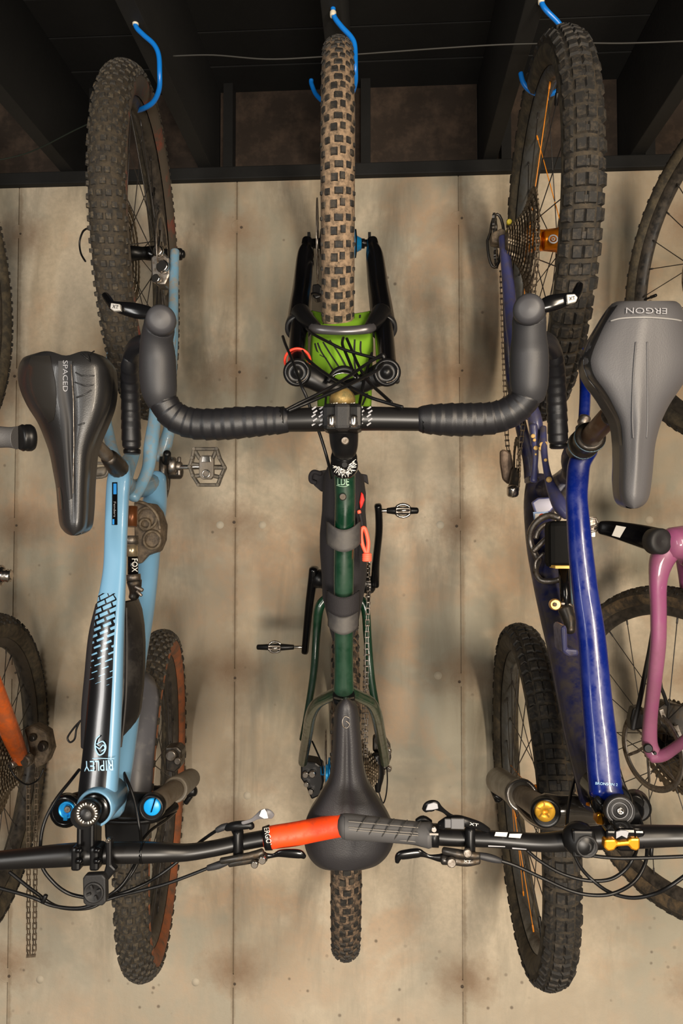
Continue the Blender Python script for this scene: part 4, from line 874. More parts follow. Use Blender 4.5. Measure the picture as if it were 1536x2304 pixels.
for pts in ([(762, 1556, .82, 26), (742, 1566, .79, 26), (716, 1580, .74, 26), (700, 1606, .67, 26), (692, 1650, .56, 24), (683, 1700, .45, 22), (681, 1716, .42, 20)],
            [(786, 1556, .82, 26), (806, 1566, .79, 26), (832, 1580, .74, 26), (846, 1606, .67, 26), (855, 1650, .56, 24), (864, 1700, .45, 22), (866, 1716, .42, 20)]):
    T('seat_stay', pts, greend, CB, seg=14)
for pts in ([(748, 1340, .38, 22), (728, 1352, .38, 22), (717, 1372, .38, 22), (712, 1420, .37, 19), (706, 1510, .37, 17), (692, 1600, .37, 15), (680, 1664, .37, 14)],
            [(796, 1340, .38, 22), (816, 1356, .38, 22), (823, 1380, .38, 20), (827, 1440, .37, 19), (835, 1530, .37, 18), (850, 1620, .37, 18), (862, 1700, .37, 18)]):
    T('chain_stay', pts, green, CB, seg=14)
T('seat_clamp', [(773, 1563, .845, 50), (774, 1583, .835, 50)], blks, CB, n=1, cap='flat')
T('seatpost', [(774, 1580, .84, 42), (778, 1650, .86, 40), (780, 1760, .875, 38)], blk, CB, n=1)
cable('clamp_ring', [(752, 1570, .86), (773, 1574, .875), (795, 1570, .86)], steel, CB, r=.0015)
# saddle
rowsC = [(1959, 745, 805), (1956, 728, 822), (1948, 712, 846), (1932, 697, 866), (1910, 687, 880), (1888, 684, 886), (1865, 684, 884), (1845, 688, 876), (1825, 697, 865), (1800, 713, 850), (1775, 727, 834), (1755, 738, 824), (1720, 745, 816), (1680, 748, 813), (1640, 750, 809), (1610, 752, 806), (1590, 756, 801), (1578, 763, 794), (1573, 771, 786)]
sc1 = mat('saddle_charcoal', (.024, .0225, .025), .5, bump=(500, .2))
sdc, dC, _ = saddle(CB, rowsC, .905, .885, sc1, sedge, crown=.012, groove=.006, gw=.16, name='saddle', label='plain charcoal saddle, tail down')
fC = sadd(rowsC[::1], dC)
mb = MB(); mb.tube([P(x, y, fC(x, y)+.001) for x, y in cat([(786, 1616), (776, 1612), (770, 1622), (772, 1634), (780, 1638), (786, 1630), (778, 1622)], 5)], .0009, 5); mb.obj('saddle_emblem', steel, sdc)
for dx in (-14, 14): cable('saddle_rail', [(778+dx*.4, 1630, .87), (778+dx, 1720, .855), (778+dx*1.3, 1800, .855), (778+dx*1.8, 1880, .86)], steel, sdc, r=.0035)
# frame bag
gb = thing('frame_bag', P(770, 1420, .75), 'black strapped frame bag on the dark green bicycle with a coral pull cord', 'bag')
rowsb = []
for (y, x0, x1, d_) in [(1058, 738, 806, .83), (1075, 731, 818, .82), (1110, 728, 823, .81), (1150, 727, 822, .80), (1200, 722, 826, .79), (1240, 722, 826, .785), (1290, 726, 825, .78), (1340, 728, 818, .775), (1380, 738, 810, .77), (1410, 744, 804, .77), (1428, 750, 798, .77)]:
    c0 = P(x0, y, d_); c1 = P(x1, y, d_); cc = (c0+c1)/2; hw = (c1-c0).length/2
    rowsb.append([cc + Vector((hw*math.copysign(abs(math.cos(a))**.8, math.cos(a)), .085*math.copysign(abs(math.sin(a))**.6, math.sin(a)), 0)) for a in [2*math.pi*k/24 for k in range(25)]])
mb = MB(); mb.grid(rowsb); n = 25
bgo = mb.obj('bag_body', bagm, gb)
def strap(y0, y1, x0, x1, m, name='strap', sag=12, r=1.12):
    rows = []
    for i in range(7):
        t = i/6; row = []
        for k in range(-10, 11):
            s = k/10; y = y0 + (y1-y0)*t + (1-s*s)*sag; row.append(P((x0+x1)/2 + s*(x1-x0)/2, y, r - .030 + .030*math.sqrt(max(0, 1-s*s*.98))))
        rows.append(row)
    mb = MB(); mb.grid(rows); o = mb.obj(name, m, gb); so = o.modifiers.new('t', 'SOLIDIFY'); so.thickness = .003; so.offset = -1; return o
strap(1172, 1222, 738, 808, strapm, sag=20, r=.931)
strap(1328, 1372, 738, 806, bagm, sag=16, r=.914)
strap(1368, 1408, 741, 803, strapm, sag=20, r=.908)
mb = MB(); mb.plate([(702, 1066), (712, 1060), (738, 1056), (742, 1100), (722, 1106), (706, 1092), (702, 1078)], .80, .012); mb.obj('side_tab', bagm, gb, bevel=.002)
mb = MB(); mb.plate([(804, 1064), (826, 1068), (829, 1090), (816, 1082), (804, 1086)], .80, .01); mb.obj('side_tab', bagm, gb, bevel=.002)
cable('tab_loop', [(722, 1066, .805), (706, 1062, .805), (699, 1070, .805), (700, 1082, .805), (710, 1086, .805)], bagm, gb, r=.004)
mb = MB(); mb.plate([(812, 1106), (817, 1112), (820, 1124), (815, 1138), (810, 1146), (808, 1130)], .878, .012); mb.obj('red_lining', redd, gb, bevel=.002)
T('cord_knot', [(807, 1150, .885, 9), (808, 1154, .885, 9)], coral, gb, n=1)
cable('zip_cord', [(808, 1152, .885), (812, 1170, .885), (815, 1188, .885)], bagm, gb, r=.0022)
mb = MB(); mb.tube([P(*p) for p in cat([(824, 1246, .89), (815, 1225, .89), (812, 1200, .89), (816, 1188, .89), (822, 1193, .89), (828, 1220, .89), (826, 1246, .89)], 8)], .0033, 8); mb.obj('pull_cord', coral, gb)
mb = MB()
for i in range(4): mb.torus(P(825, 1248+i*4, .89), Z, .0052, .0028, 14, 6)
mb.obj('cord_wrap', coral, gb)
# crank, chain, derailleur
T('bottom_bracket', [(705, 1300, .36, 40), (760, 1310, .36, 44), (835, 1316, .36, 40)], blks, CB, n=1)
T('crank_arm', [(843, 1316, .37, 20), (844, 1296, .38, 19), (846, 1260, .42, 17), (852, 1200, .48, 17), (852, 1160, .51, 17), (850, 1138, .52, 17)], blk, CB, seg=12, flat=1.4, sq=3)
T('crank_arm', [(706, 1280, .37, 22), (703, 1310, .36, 22), (696, 1360, .33, 19), (690, 1420, .29, 17), (686, 1465, .26, 16)], blk, CB, seg=12, flat=1.4, sq=3)
mb = MB(); mb.lathe(P(716, 1302, .36), aC, [(-.012, .018), (-.011, .022), (.012, .022), (.014, .018)], 20); mb.obj('spindle_cup', blks, CB)
mb = MB(); gear(mb, P(829, 1312, .37), aC, .066, 32, .003, hole=.03); mb.obj('chainring', darkst, CB)
def eggbeater(x0, x1, y, d, s):
    mb = MB(); mb.tube([P(x0, y, d), P(x0+(x1-x0)*.25, y-1*s, d)], .0042, 10); o = mb.obj('pedal', chrome, CB)
    mb = MB(); a, b_ = P(x0+(x1-x0)*.22, y, d), P(x1, y, d); mb.tube([a, a.lerp(b_, .3), a.lerp(b_, .55), b_], [.006, .0085, .0085, .0065], 14); mb.obj('pedal_sleeve', blks, o)
    c = a.lerp(b_, .52)
    for k in range(2):
        mb = MB(); q = []
        for i in range(16):
            t = 2*math.pi*i/16; q.append(c + X*math.cos(t)*.0165 + (Z if k else Y)*math.sin(t)*.0135*(1 if k else 1.1))
        mb.tube(q, .0030, 8, closed=True); mb.obj('pedal_wing', chrome, o)
    mb = MB(); mb.box(c - Y*.009, X, Z, Y, .030, .011, .006); mb.obj('pedal_body', steel, o, bevel=.001)
eggbeater(853, 938, 1149, .52, 0); eggbeater(682, 580, 1456, .27, 0)
chain(CB, [P(x, y, d) for x, y, d in cat([(826, 1270, .38), (829, 1330, .43), (826, 1400, .44), (825, 1500, .44), (824, 1600, .44), (822, 1690, .445), (822, 1716, .44)], 6)], lat=aC)
chain(CB, [P(x, y, d) for x, y, d in cat([(828, 1270, .35), (827, 1330, .31), (824, 1400, .31), (822, 1500, .31), (818, 1620, .30), (820, 1740, .30)], 6)], lat=aC)
T('chain_guide', [(824, 1265, .45, 6), (820, 1300, .44, 5), (817, 1330, .43, 4)], mat('copper_sleeve', (.45, .22, .12), .4, .5), CB, n=2)
mb = MB(); mb.plate([(838, 1660), (850, 1656), (866, 1660), (878, 1680), (880, 1706), (872, 1730), (852, 1742), (842, 1720), (850, 1700), (838, 1690)], .34, .03); dr = mb.obj('rear_derailleur', darkst, CB, bevel=.004)
for x, y, r in ((873, 1690, .008), (866, 1712, .010), (875, 1730, .006), (860, 1738, .007)):
    mb = MB(); mb.disc(P(x, y, .352), (.2, 1, .1), r, .012, 16); mb.obj('derailleur_bolt', chrome, dr)
T('derailleur_body', [(846, 1700, .36, 26), (852, 1740, .36, 24), (850, 1768, .36, 16), (850, 1780, .36, 12)], blks, dr)
cable('derailleur_cable', [(851, 1778, .36), (856, 1795, .36), (862, 1807, .36), (868, 1790, .37), (871, 1760, .38), (870, 1730, .39), (866, 1700, .40)], blks, dr, r=.0016)
mb = MB()
for (x, y) in ((832, 1722), (828, 1756)): gear(mb, P(x, y, .30), aC, .022, 12, .004, hole=.005)
mb.obj('jockey_wheels', steel, dr)
mb = MB(); mb.plate([(676, 1722), (688, 1712), (710, 1716), (724, 1726), (728, 1760), (722, 1790), (700, 1800), (688, 1770), (676, 1752)], .36, .05); rc = mb.obj('brake_caliper', blks, CB, bevel=.004)
for x, y, r in ((688, 1742, .007), (703, 1741, .008), (690, 1764, .006), (700, 1780, .006), (726, 1780, .006)):
    mb = MB(); mb.disc(P(x, y, .366), (.1, 1, 0), r, .014, 16); mb.obj('caliper_bolt', chrome, rc)
mb = MB(); mb.disc(P(735, 1745, .40), aC, .024, .006, 24); mb.obj('blue_lockring', bluean, rc)
cable('brake_hose', [(702, 1668, .45), (712, 1690, .44), (722, 1715, .42), (726, 1740, .40)], blks, CB, r=.002)
for nm, pts in (
  ('cable', [(645, 922, 1.075), (672, 908, 1.07), (705, 892, 1.06), (750, 868, 1.04), (790, 843, 1.0), (820, 822, .97), (852, 803, .95), (862, 800, .93)]),
  ('cable', [(650, 924, 1.08), (690, 907, 1.075), (735, 888, 1.06), (780, 868, 1.04), (820, 848, 1.0), (850, 832, .98), (862, 818, .95)]),
  ('cable', [(905, 916, 1.08), (870, 906, 1.07), (830, 893, 1.06), (790, 872, 1.04), (750, 852, 1.0), (715, 828, .97), (690, 806, .94), (680, 790, .90)]),
  ('cable', [(880, 906, 1.07), (858, 886, 1.04), (838, 868, 1.0), (822, 850, .97), (805, 820, .93), (790, 785, .90), (780, 762, .88)]),
  ('brake_hose', [(636, 757, .86), (642, 775, .90), (655, 805, .95), (668, 840, .98), (678, 868, 1.0), (690, 895, 1.0), (702, 930, 1.0), (722, 985, 1.0), (738, 1040, .99), (745, 1075, .95)]),
  ('cable', [(846, 806, .93), (810, 797, .92), (770, 785, .91), (735, 768, .90), (705, 752, .88), (690, 740, .84)]),
  ('cable', [(772, 760, .87), (770, 775, .89), (780, 800, .91), (792, 830, .93), (800, 852, .94)]),
  ('cable', [(836, 795, .90), (820, 850, .93), (812, 890, .96), (806, 925, 1.0)]),
  ('brake_hose', [(726, 665, .65), (705, 660, .67), (688, 672, .70), (680, 700, .75), (690, 740, .82)])):
    cable(nm, pts, blks, CB, r=.0024)
T('cable_joiner', [(846, 806, .94, 8), (860, 800, .94, 12), (864, 806, .94, 10)], blks, CB)
# steerer wraps on the bar
for x0 in (708, 724, 812, 830):
    mb = MB()
    for i in range(5): mb.box(P(x0+(i % 2)*3, 922+i*9, 1.06) + Vector((0, -PR(56, 1.06)*math.sqrt(max(.02, 1-((i*9-20)/27.0)**2)) - .0006, 0)), Vector((1, 0, .7)), Vector((-.7, 0, 1)), Y, .0065, .0020, .0006)
    mb.obj('bar_scale_print', greyp, baro)
# ================================================================ DEEP BLUE BICYCLE
RB = thing('mountain_bicycle', P(1250, 2205, .38), 'deep blue mountain bicycle hung nose down, with grey saddle and gold stem clamp', 'bicycle', 'bicycles hung from the ceiling')
aR = Vector((1, -.07, 0)).normalized()
colr = {i: spoke_o for i in (5, 8, 12, 17)}
w1 = wheel(RB, 'rear_wheel', P(1221, 541, .54), Vector((1, -.035, -.01)), tread='aggressive', tiremats=(tirec, tiresw, tiresw, tirek, rimg), spm=spoke_k, hubm=hubo, rotor=1, cass=-1, seed=8, rt=.033, hubr=.021, label='rear wheel with chunky tread and orange hub', colored=colr, valve=1.0)
w2 = wheel(RB, 'front_wheel', P(1187, 1782, .385), Vector((1, -.03, .03)), tread='aggressive', tiremats=(tirec, tiresw, tiresw, tirek, rimg), spm=spoke_k, hubm=hubo, rotor=1, seed=9, rt=.033, label='front wheel with chunky tread and some orange spokes', colored={i: spoke_o for i in (14, 16, 17, 19, 21)}, valve=-1.2)
mb = MB(); mb.lathe(P(1247, 540, .56), aR, [(-.0225, .0185), (-.02, .020), (.02, .021), (.022, .028), (.026, .028), (.027, .02)], 30)
ho = mb.obj('hub_shell', hubo, RB)
mb = MB(); mb.torus(P(1244, 538, .582), Vector((0, -1, .15)), .0085, .0018, 22, 6); mb.torus(P(1244, 538, .582), Vector((0, -1, .15)), .003, .0012, 12, 6); mb.obj('hub_print', greyp, ho)
TR = [(1322, 1010, .84, 46), (1304, 1040, .84, 48), (1299, 1075, .845, 48), (1297, 1120, .855, 47), (1301, 1180, .865, 50), (1306, 1244, .875, 53), (1317, 1340, .89, 56), (1330, 1430, .905, 59), (1343, 1585, .935, 65), (1351, 1660, .95, 68), (1358, 1740, .96, 70), (1364, 1785, .97, 72)]
fr2 = MB(); trace(fr2, TR, seg=26, flat=.8, sq=2.3); rfo = fr2.obj('frame', dblue, RB)
def tubed(TT_, fl, e):
    def f(x, y):
        for a, c in zip(TT_[:-1], TT_[1:]):
            if a[1] <= y <= c[1]:
                t = (y-a[1])/(c[1]-a[1]); cx = a[0]+(c[0]-a[0])*t; d = a[2]+(c[2]-a[2])*t; w_ = a[3]+(c[3]-a[3])*t
                s = min(abs(x-cx)/(w_/2), .98); return d + fl*PR(w_, d)*(1-s**e)**(1/e) + .001
        return TT_[-1][2]
    return f
trd = tubed(TR, .8, 2.3)
text_px(rfo, 'BRONSON 2', 1364, 1764, 50, 6, 4, trd, lbp, off=.0015)
T('down_tube', [(1214, 1085, .44, 60), (1212, 1130, .46, 66), (1214, 1180, .49, 66), (1222, 1240, .53, 70), (1238, 1320, .58, 72), (1254, 1390, .62, 74), (1270, 1460, .67, 74), (1292, 1560, .75, 78), (1316, 1660, .82, 86), (1338, 1740, .88, 90), (1352, 1790, .92, 96)], dblued, rfo, seg=22)
mb = MB(); mb.plate([(1262, 1412), (1272, 1405), (1276, 1415), (1277, 1460), (1302, 1462), (1302, 1476), (1280, 1480), (1266, 1468)], .80, .06); mb.obj('tube_gusset', purp, rfo, bevel=.004)
T('seat_tube', [(1296, 1000, .72, 40), (1286, 1030, .76, 46), (1290, 1060, .79, 50), (1275, 1080, .66, 54), (1250, 1100, .52, 60), (1225, 1110, .46, 60)], dblued, rfo, seg=18)
mb = MB(); mb.plate([(1318, 1040), (1326, 1052), (1324, 1078), (1316, 1088)], .83, .03); mb.obj('frame_tab', dblued, rfo, bevel=.003)
# collars, seat post, saddle
mb = MB(); a, b_ = P(1306, 1006, .85), P(1375, 932, 1.00); ax_ = (b_-a).normalized(); L_ = (b_-a).length
mb.lathe(a, ax_, [(-.01, .0215), (.012, .0225), (.016, .0240), (.026, .0240), (.028, .0215), (.042, .0215), (.045, .0235), (.054, .0235), (.056, .018)], 28); scl = mb.obj('seat_collar', darkst, RB)
bge = mat('blue_grey_edge', (.12, .19, .24), .35, .4)
for h_ in (.013, .050):
    mb = MB(); mb.torus(a+ax_*h_, ax_, .0233, .0013, 30, 6); mb.obj('collar_edge', bge, scl)
mb = MB(); mb.tube([a+ax_*.05, b_], .0155, 22); mb.obj('seatpost', kash2, RB)
rowsR = [(677, 1402, 1512), (679, 1385, 1522), (690, 1370, 1533), (720, 1351, 1543), (760, 1328, 1553), (800, 1313, 1560), (825, 1313, 1556), (850, 1322, 1545), (880, 1345, 1526), (910, 1364, 1506), (950, 1385, 1487), (1000, 1392, 1474), (1050, 1393, 1469), (1095, 1392, 1464), (1120, 1395, 1459), (1134, 1402, 1450), (1141, 1411, 1440), (1144, 1420, 1432)]
sg = mat('saddle_grey', (.075, .073, .077), .5, bump=(500, .12)); sge = mat('saddle_rim_black', (.018, .018, .02), .28)
sdr, dR, _ = saddle(RB, rowsR, 1.095, 1.11, sg, sge, crown=.015, groove=-.004, gw=.22, label='grey saddle with lettering at its tail', th=.038, drop=.022)
fR = sadd(rowsR, dR)
text_px(sdr, 'ERGON', 1454, 699, 92, 13, 181, fR, greyp, off=.003)
strip(sdr, 'edge_band', [(1376, 683), (1352, 716), (1330, 756), (1314, 795), (1312, 824), (1322, 852), (1345, 882), (1366, 913), (1387, 952), (1394, 1002)], [(1392, 683), (1366, 720), (1346, 760), (1331, 798), (1329, 822), (1338, 848), (1358, 876), (1376, 906), (1394, 950), (1399, 1002)], fR, sge, off=.001)
mb = MB(); mb.tube([P(x, y, fR(x, y)+.0006) for x, y in cat([(1374, 722), (1400, 716), (1455, 714), (1510, 718), (1532, 722)], 6)], .0012, 6); mb.obj('tail_ridge', mat('ridge_grey', (.24, .235, .23), .45), sdr)
mb = MB()
for pts in ([(1430, 770), (1424, 850), (1422, 940), (1424, 985)], [(1455, 770), (1456, 850), (1456, 940), (1454, 985)]): mb.tube([P(x, y, fR(x, y)+.0002) for x, y in cat(pts, 6)], .0012, 6)
mb.obj('channel_ridges', sg, sdr)
for dx in (-12, 12): cable('saddle_rail', [(1428+dx, 1090, 1.05), (1428+dx*1.5, 1000, 1.03), (1430+dx*1.8, 900, 1.03), (1430+dx, 800, 1.06)], steel, sdr, r=.0035)
T('saddle_clamp', [(1372, 938, 1.0, 44), (1392, 920, 1.02, 44), (1440, 915, 1.03, 50)], darkst, sdr, n=1)
# swing arm
for pts, m_ in (([(1131, 535, .52, 20), (1137, 580, .53, 24), (1144, 650, .55, 28), (1152, 740, .57, 28), (1168, 840, .59, 28), (1192, 910, .61, 30), (1204, 950, .62, 32), (1206, 1000, .62, 26)], purp),
                ([(1140, 560, .46, 22), (1142, 700, .44, 22), (1150, 850, .43, 24), (1172, 960, .43, 26), (1190, 1030, .44, 30), (1196, 1075, .44, 34)], dblued),
                ([(1296, 560, .52, 20), (1305, 680, .56, 20), (1312, 800, .60, 22), (1316, 870, .62, 24), (1314, 930, .64, 24), (1311, 968, .66, 24)], dblue)):
    T('seat_stay', pts, m_, RB, seg=14)
mb = MB(); mb.tube([P(1316, 940, .665), P(1311, 952, .665)], .011, 14); mb.tube([P(1309, 962, .66), P(1308, 985, .66)], .012, 14); mb.obj('stay_joint', steel, RB)
T('link_arm', [(1200, 958, .64, 18), (1202, 985, .64, 16), (1204, 1020, .645, 14), (1203, 1050, .645, 13), (1200, 1082, .645, 16)], purp, RB, seg=12)
lk = T('link_arm', [(1222, 962, .65, 14), (1222, 990, .66, 16), (1224, 1020, .67, 15), (1228, 1050, .68, 15), (1236, 1085, .69, 20), (1250, 1118, .70, 30), (1262, 1140, .71, 34), (1276, 1158, .72, 26)], purp, RB, seg=14)
ydot = mat('dot_yellow', (.62, .40, .14), .5)
for x, y, r, d_ in ((1235, 1079, .0052, .702), (1219, 1000, .0045, .668), (1217, 1009, .0042, .668), (1227, 998, .0038, .668), (1199, 981, .0040, .652), (1202, 990, .003, .652), (1205, 1008, .0042, .652), (1227, 1035, .003, .684), (1205, 1022, .002, .652)):
    mb = MB(); mb.lathe(P(x, y, d_), -Y, [(-.004, r), (.0005, r), (.0008, 0)], 14); mb.obj('yellow_dot', ydot, lk)
mb = MB(); mb.plate([(1190, 1070), (1214, 1075), (1212, 1085), (1190, 1084)], .63, .05); mb.obj('lower_pivot', dblued, RB, bevel=.003)
mb = MB(); mb.plate([(1196, 1130), (1210, 1120), (1238, 1118), (1248, 1140), (1238, 1152), (1206, 1160)], .55, .01); mb.obj('frame_guard', mat('violet_gloss', (.10, .11, .26), .25, coat=.5), RB, bevel=.003)
stq = MB(); stq.plate([(1199, 1152), (1233, 1151), (1234, 1163), (1202, 1176)], .561, .002, 0); stq.plate([(1203, 1156), (1233, 1155), (1233, 1160), (1203, 1170)], .5625, .001, 1); stq.lathe(P(1219, 1162, .563), -Y, [(0, .006), (.0008, .006), (.001, 0)], 20, 2); stq.lathe(P(1219, 1162, .5642), -Y, [(0, .0028), (.0005, .0028), (.0006, 0)], 14, 3)
stq.obj('flag_sticker', [mat('sticker_blue', (.12, .25, .50), .4), whit, mat('sticker_red', (.75, .10, .05), .4), mat('sticker_yellow', (.8, .45, .05), .4)], RB)
mb = MB(); mb.tube([P(*p) for p in cat([(1258, 1166, .62), (1235, 1160, .61), (1212, 1170, .60), (1196, 1190, .59), (1192, 1215, .58), (1200, 1240, .58), (1212, 1262, .58)], 6)], .0065, 10); mb.tube([P(*p) for p in cat([(1250, 1190, .60), (1230, 1180, .60), (1212, 1192, .60), (1205, 1210, .60)], 6)], .005, 10)
mb.tube([P(1200, 1240, .6), P(1225, 1215, .6), P(1240, 1205, .6)], .0055, 8); mb.tube([P(*p) for p in cat([(1212, 1262, .60), (1205, 1285, .61), (1216, 1305, .62), (1240, 1308, .63), (1258, 1304, .64)], 5)], .0055, 8); mb.tube([P(*p) for p in cat([(1222, 1245, .61), (1206, 1262, .61), (1204, 1280, .61)], 5)], .003, 8)
mb.obj('linkage', steel, RB)
mb = MB(); mb.box(P(1256, 1225, .66), X, Z, Y, PR(52, .66)*2, PR(104, .66)*2, .05); rs_ = mb.obj('shock', mat('shock_black', (.004, .004, .004), .75, spec=.15), RB, bevel=.010, label='black shock absorber with yellow ring')
mb = MB(); mb.box(P(1262, 1275, .69), X, Z, Y, PR(38, .69)*2, PR(6, .69)*2, .045); mb.obj('shock_ring', mat('ring_yellow', (.85, .45, .02), .35), rs_)
T('shock_shaft', [(1268, 1280, .68, 24), (1274, 1380, .70, 24)], blk, rs_, n=1, cap='flat')
T('shock_tube', [(1283, 1280, .67, 14), (1288, 1370, .69, 14)], mat('shaft_blue_grey', (.10, .16, .20), .3, .5), rs_, n=1, cap='flat')
mb = MB(); mb.disc(P(1248, 1360, .70), Y, .0105, .012, 24); sb_ = mb.obj('shock_bolt', mat('brass_bolt', (.85, .50, .18), .3, .8), rs_)
mb = MB(); mb.disc(P(1248, 1360, .708), Y, .004, .004, 6); mb.obj('bolt_socket', darkst, sb_)
T('shock_mount', [(1272, 1372, .70, 34), (1280, 1395, .71, 28), (1282, 1420, .72, 22)], darkst, rs_)
T('shock_link', [(1262, 1358, .70, 10), (1280, 1362, .70, 14), (1288, 1380, .70, 16)], steel, rs_)
# drive train
mb = MB(); q = [P(x, y, .46) for x, y in [(1112+16*math.cos(t)+(6 if math.sin(t) < 0 else 0), 542+60*math.sin(t)) for t in [2*math.pi*i/20 for i in range(20)]]]
mb.tube(q, .0032, 8, closed=True); rd = mb.obj('rear_derailleur', darkst, RB)
mb = MB(); gear(mb, P(1113, 510, .46), (1, -.3, 0), .026, 12, .005, hole=.008); gear(mb, P(1116, 578, .44), (1, -.3, 0), .022, 12, .005, hole=.008); mb.obj('jockey_wheels', darkst, rd)
mb = MB(); mb.plate([(1104, 524), (1128, 512), (1146, 520), (1150, 536), (1130, 548), (1106, 544)], .50, .03); mb.obj('derailleur_body', muddy, rd, bevel=.004)
mb = MB()
for x, y in ((1145, 500), (1144, 520)): mb.disc(P(x, y, .52), Y, .0055, .01, 14)
mb.obj('yellow_bolts', mat('bolt_yellow', (.45, .36, .02), .5), rd)
chain(RB, [P(x, y, d) for x, y, d in cat([(1203, 425, .56), (1207, 470, .62), (1209, 540, .645), (1206, 600, .63), (1200, 660, .60), (1195, 760, .55), (1188, 860, .50), (1176, 960, .47), (1168, 1020, .46), (1165, 1060, .45), (1158, 1092, .42)], 6)], lat=aR, m=muddy)
chain(RB, [P(x, y, d) for x, y, d in cat([(1128, 610, .36), (1132, 760, .35), (1137, 900, .35), (1141, 1000, .35), (1150, 1040, .36)], 6)], lat=aR, m=muddy)
mb = MB(); gear(mb, P(1162, 1048, .40), aR, .062, 30, .0035, hole=.03); crn_ = mb.obj('chainring', muddy, RB)
mb = MB(); mb.plate([(1126, 1012), (1136, 1010), (1150, 1018), (1156, 1050), (1156, 1084), (1146, 1090), (1132, 1078), (1126, 1040)], .42, .02); mb.obj('chain_guard', mat('brown_scuffed', (.14, .095, .065), .5, .3, dirt=((.08, .055, .04), 40, .5)), crn_, bevel=.005)
T('crank_arm', [(1160, 1060, .44, 20), (1156, 1085, .46, 20), (1153, 1104, .47, 26)], darkst, crn_, n=2)
mb = MB(); mb.tube([P(1153, 1098, .485), P(1153, 1112, .48)], .0125, 18); mb.obj('pedal_end', chrome, RB)
# front fork
lgm = mat('lower_leg_brown_grey', (.14, .12, .095), .42, coat=.2, dirt=((.23, .20, .155), 26, .45))
A_, B_ = P(1224, 1822, .92), P(1122, 1757, .44)
mb = MB(); M_ = A_.lerp(B_, .42); ax_ = (B_-A_).normalized(); mb.tube([A_, M_], .0185, 20); l1 = mb.obj('fork_leg', kash, RB)
mb = MB(); mb.tube([M_-ax_*.012, M_, M_+ax_*.02, M_+ax_*.15, B_], [.024, .029, .0265, .025, .028], 22); mb.obj('lower_leg', lgm, l1)
mb = MB(); mb.torus(M_-ax_*.010, ax_, .0245, .004, 30, 8); mb.obj('seal_ring', mat('seal_chrome', (.28, .25, .22), .25, .8), l1)
mb = MB(); mb.tube([P(1416, 1822, .92), P(1290, 1768, .44)], .021, 18); mb.obj('fork_leg', blk, RB)
mb = MB(); trace(mb, [(1230, 1822, .885, 74), (1262, 1822, .89, 64), (1300, 1822, .89, 60), (1340, 1828, .89, 58), (1400, 1822, .89, 62)], seg=18, flat=.7); fc2 = mb.obj('fork_crown', mat('crown_smoke', (.045, .038, .03), .16, .3, coat=.8), RB)
cable('crown_rim', [(1150, 1790, .70), (1170, 1822, .76), (1200, 1850, .83), (1240, 1862, .87), (1290, 1864, .89), (1345, 1858, .90)], mat('rim_bright', (.30, .26, .22), .25, .8), fc2, r=.004)
T('fork_arch', [(1155, 1760, .62, 26), (1168, 1800, .70, 30), (1195, 1838, .78, 30), (1235, 1852, .80, 34), (1290, 1856, .80, 34), (1345, 1848, .76, 30)], bpy.data.materials['crown_smoke'], fc2, seg=14)
mb = MB(); mb.lathe(P(1224, 1823, .915), -Y, [(0, .0225), (.012, .0220), (.015, .019), (.013, .0165)], 30); mb.obj('cap_ring', blks, fc2)
mb = MB(); mb.lathe(P(1224, 1823, .928), -Y, [(0, .0150), (.006, .0150), (.008, .0135), (.008, .004), (.003, .0035), (.003, 0)], 30); gc = mb.obj('gold_cap', goldcap, fc2, label='gold cap on the fork leg')
mb = MB()
for k in range(5):
    a = 2*math.pi*k/5+.3; mb.box(P(1224, 1823, .9362) + Vector((math.cos(a)*.009, 0, math.sin(a)*.009)), Vector((math.cos(a), 0, math.sin(a))), Vector((-math.sin(a), 0, math.cos(a))), Y, .007, .0022, .0008)
mb.obj('cap_marks', mat('cap_mark_brown', (.40, .2, .02), .5), gc)
mb = MB(); mb.disc(P(1430, 1812, .90), (.2, 1, 0), .021, .03, 24); mb.disc(P(1428, 1800, .915), (.2, 1, .1), .012, .02, 20); mb.obj('leg_cap', blks, fc2)
mb = MB(); mb.tube([P(1112, 1776, .42), P(1122, 1800, .43)], .010, 12); mb.tube([P(1114, 1790, .44), P(1124, 1796, .44)], .005, 8); mb.obj('axle_end', blks, RB)
T('brake_caliper', [(1215, 1778, .5, 26), (1216, 1790, .5, 20)], hubo, RB, n=1)
# head set, stem, bars
mb = MB(); mb.lathe(P(1372, 1800, .965), -Y, [(-.05, .030), (0, .0290), (.010, .0285), (.014, .025)], 32); hs = mb.obj('headset', blk, RB)
for x, y, w_ in ((1352, 1808, 8), (1358, 1814, 6)): T('cable_port', [(x-10, y-12, .985, 14), (x, y, .99, 14)], blks, hs, n=1)
T('orange_tab', [(1320, 1809, .95, 7), (1330, 1812, .955, 7)], hubo, hs, n=1)
mb = MB(); mb.lathe(P(1390, 1822, .985), -Y, [(-.03, .0215), (.02, .021), (.028, .0205)], 30); mb.tube([P(1388, 1828, .985), P(1396, 1872, .985)], .0225, 22); sm = mb.obj('stem', blk, RB)
mb = MB(); mb.lathe(P(1394, 1824, 1.013), -Y, [(-.008, .0205), (.003, .0200), (.004, .0185), (.002, .0175), (.002, .0155), (.004, .0145), (.004, .0125), (.0022, .0115), (.0022, .0090), (.004, .0082), (.004, 0)], 36); tc2 = mb.obj('top_cap', blkm, sm)
mb = MB(); mb.lathe(P(1395, 1824, 1.017), -Y, [(0, .0055), (.0025, .0052), (.003, .003), (.001, .0025), (.001, 0)], 20); mb.obj('cap_bolt', chrome, tc2)
mb = MB(); mb.torus(P(1394, 1824, 1.0172), Y, .0168, .0004, 30, 5); mb.torus(P(1394, 1824, 1.0175), Y, .0106, .0004, 30, 5); mb.obj('cap_print', greyp, tc2)
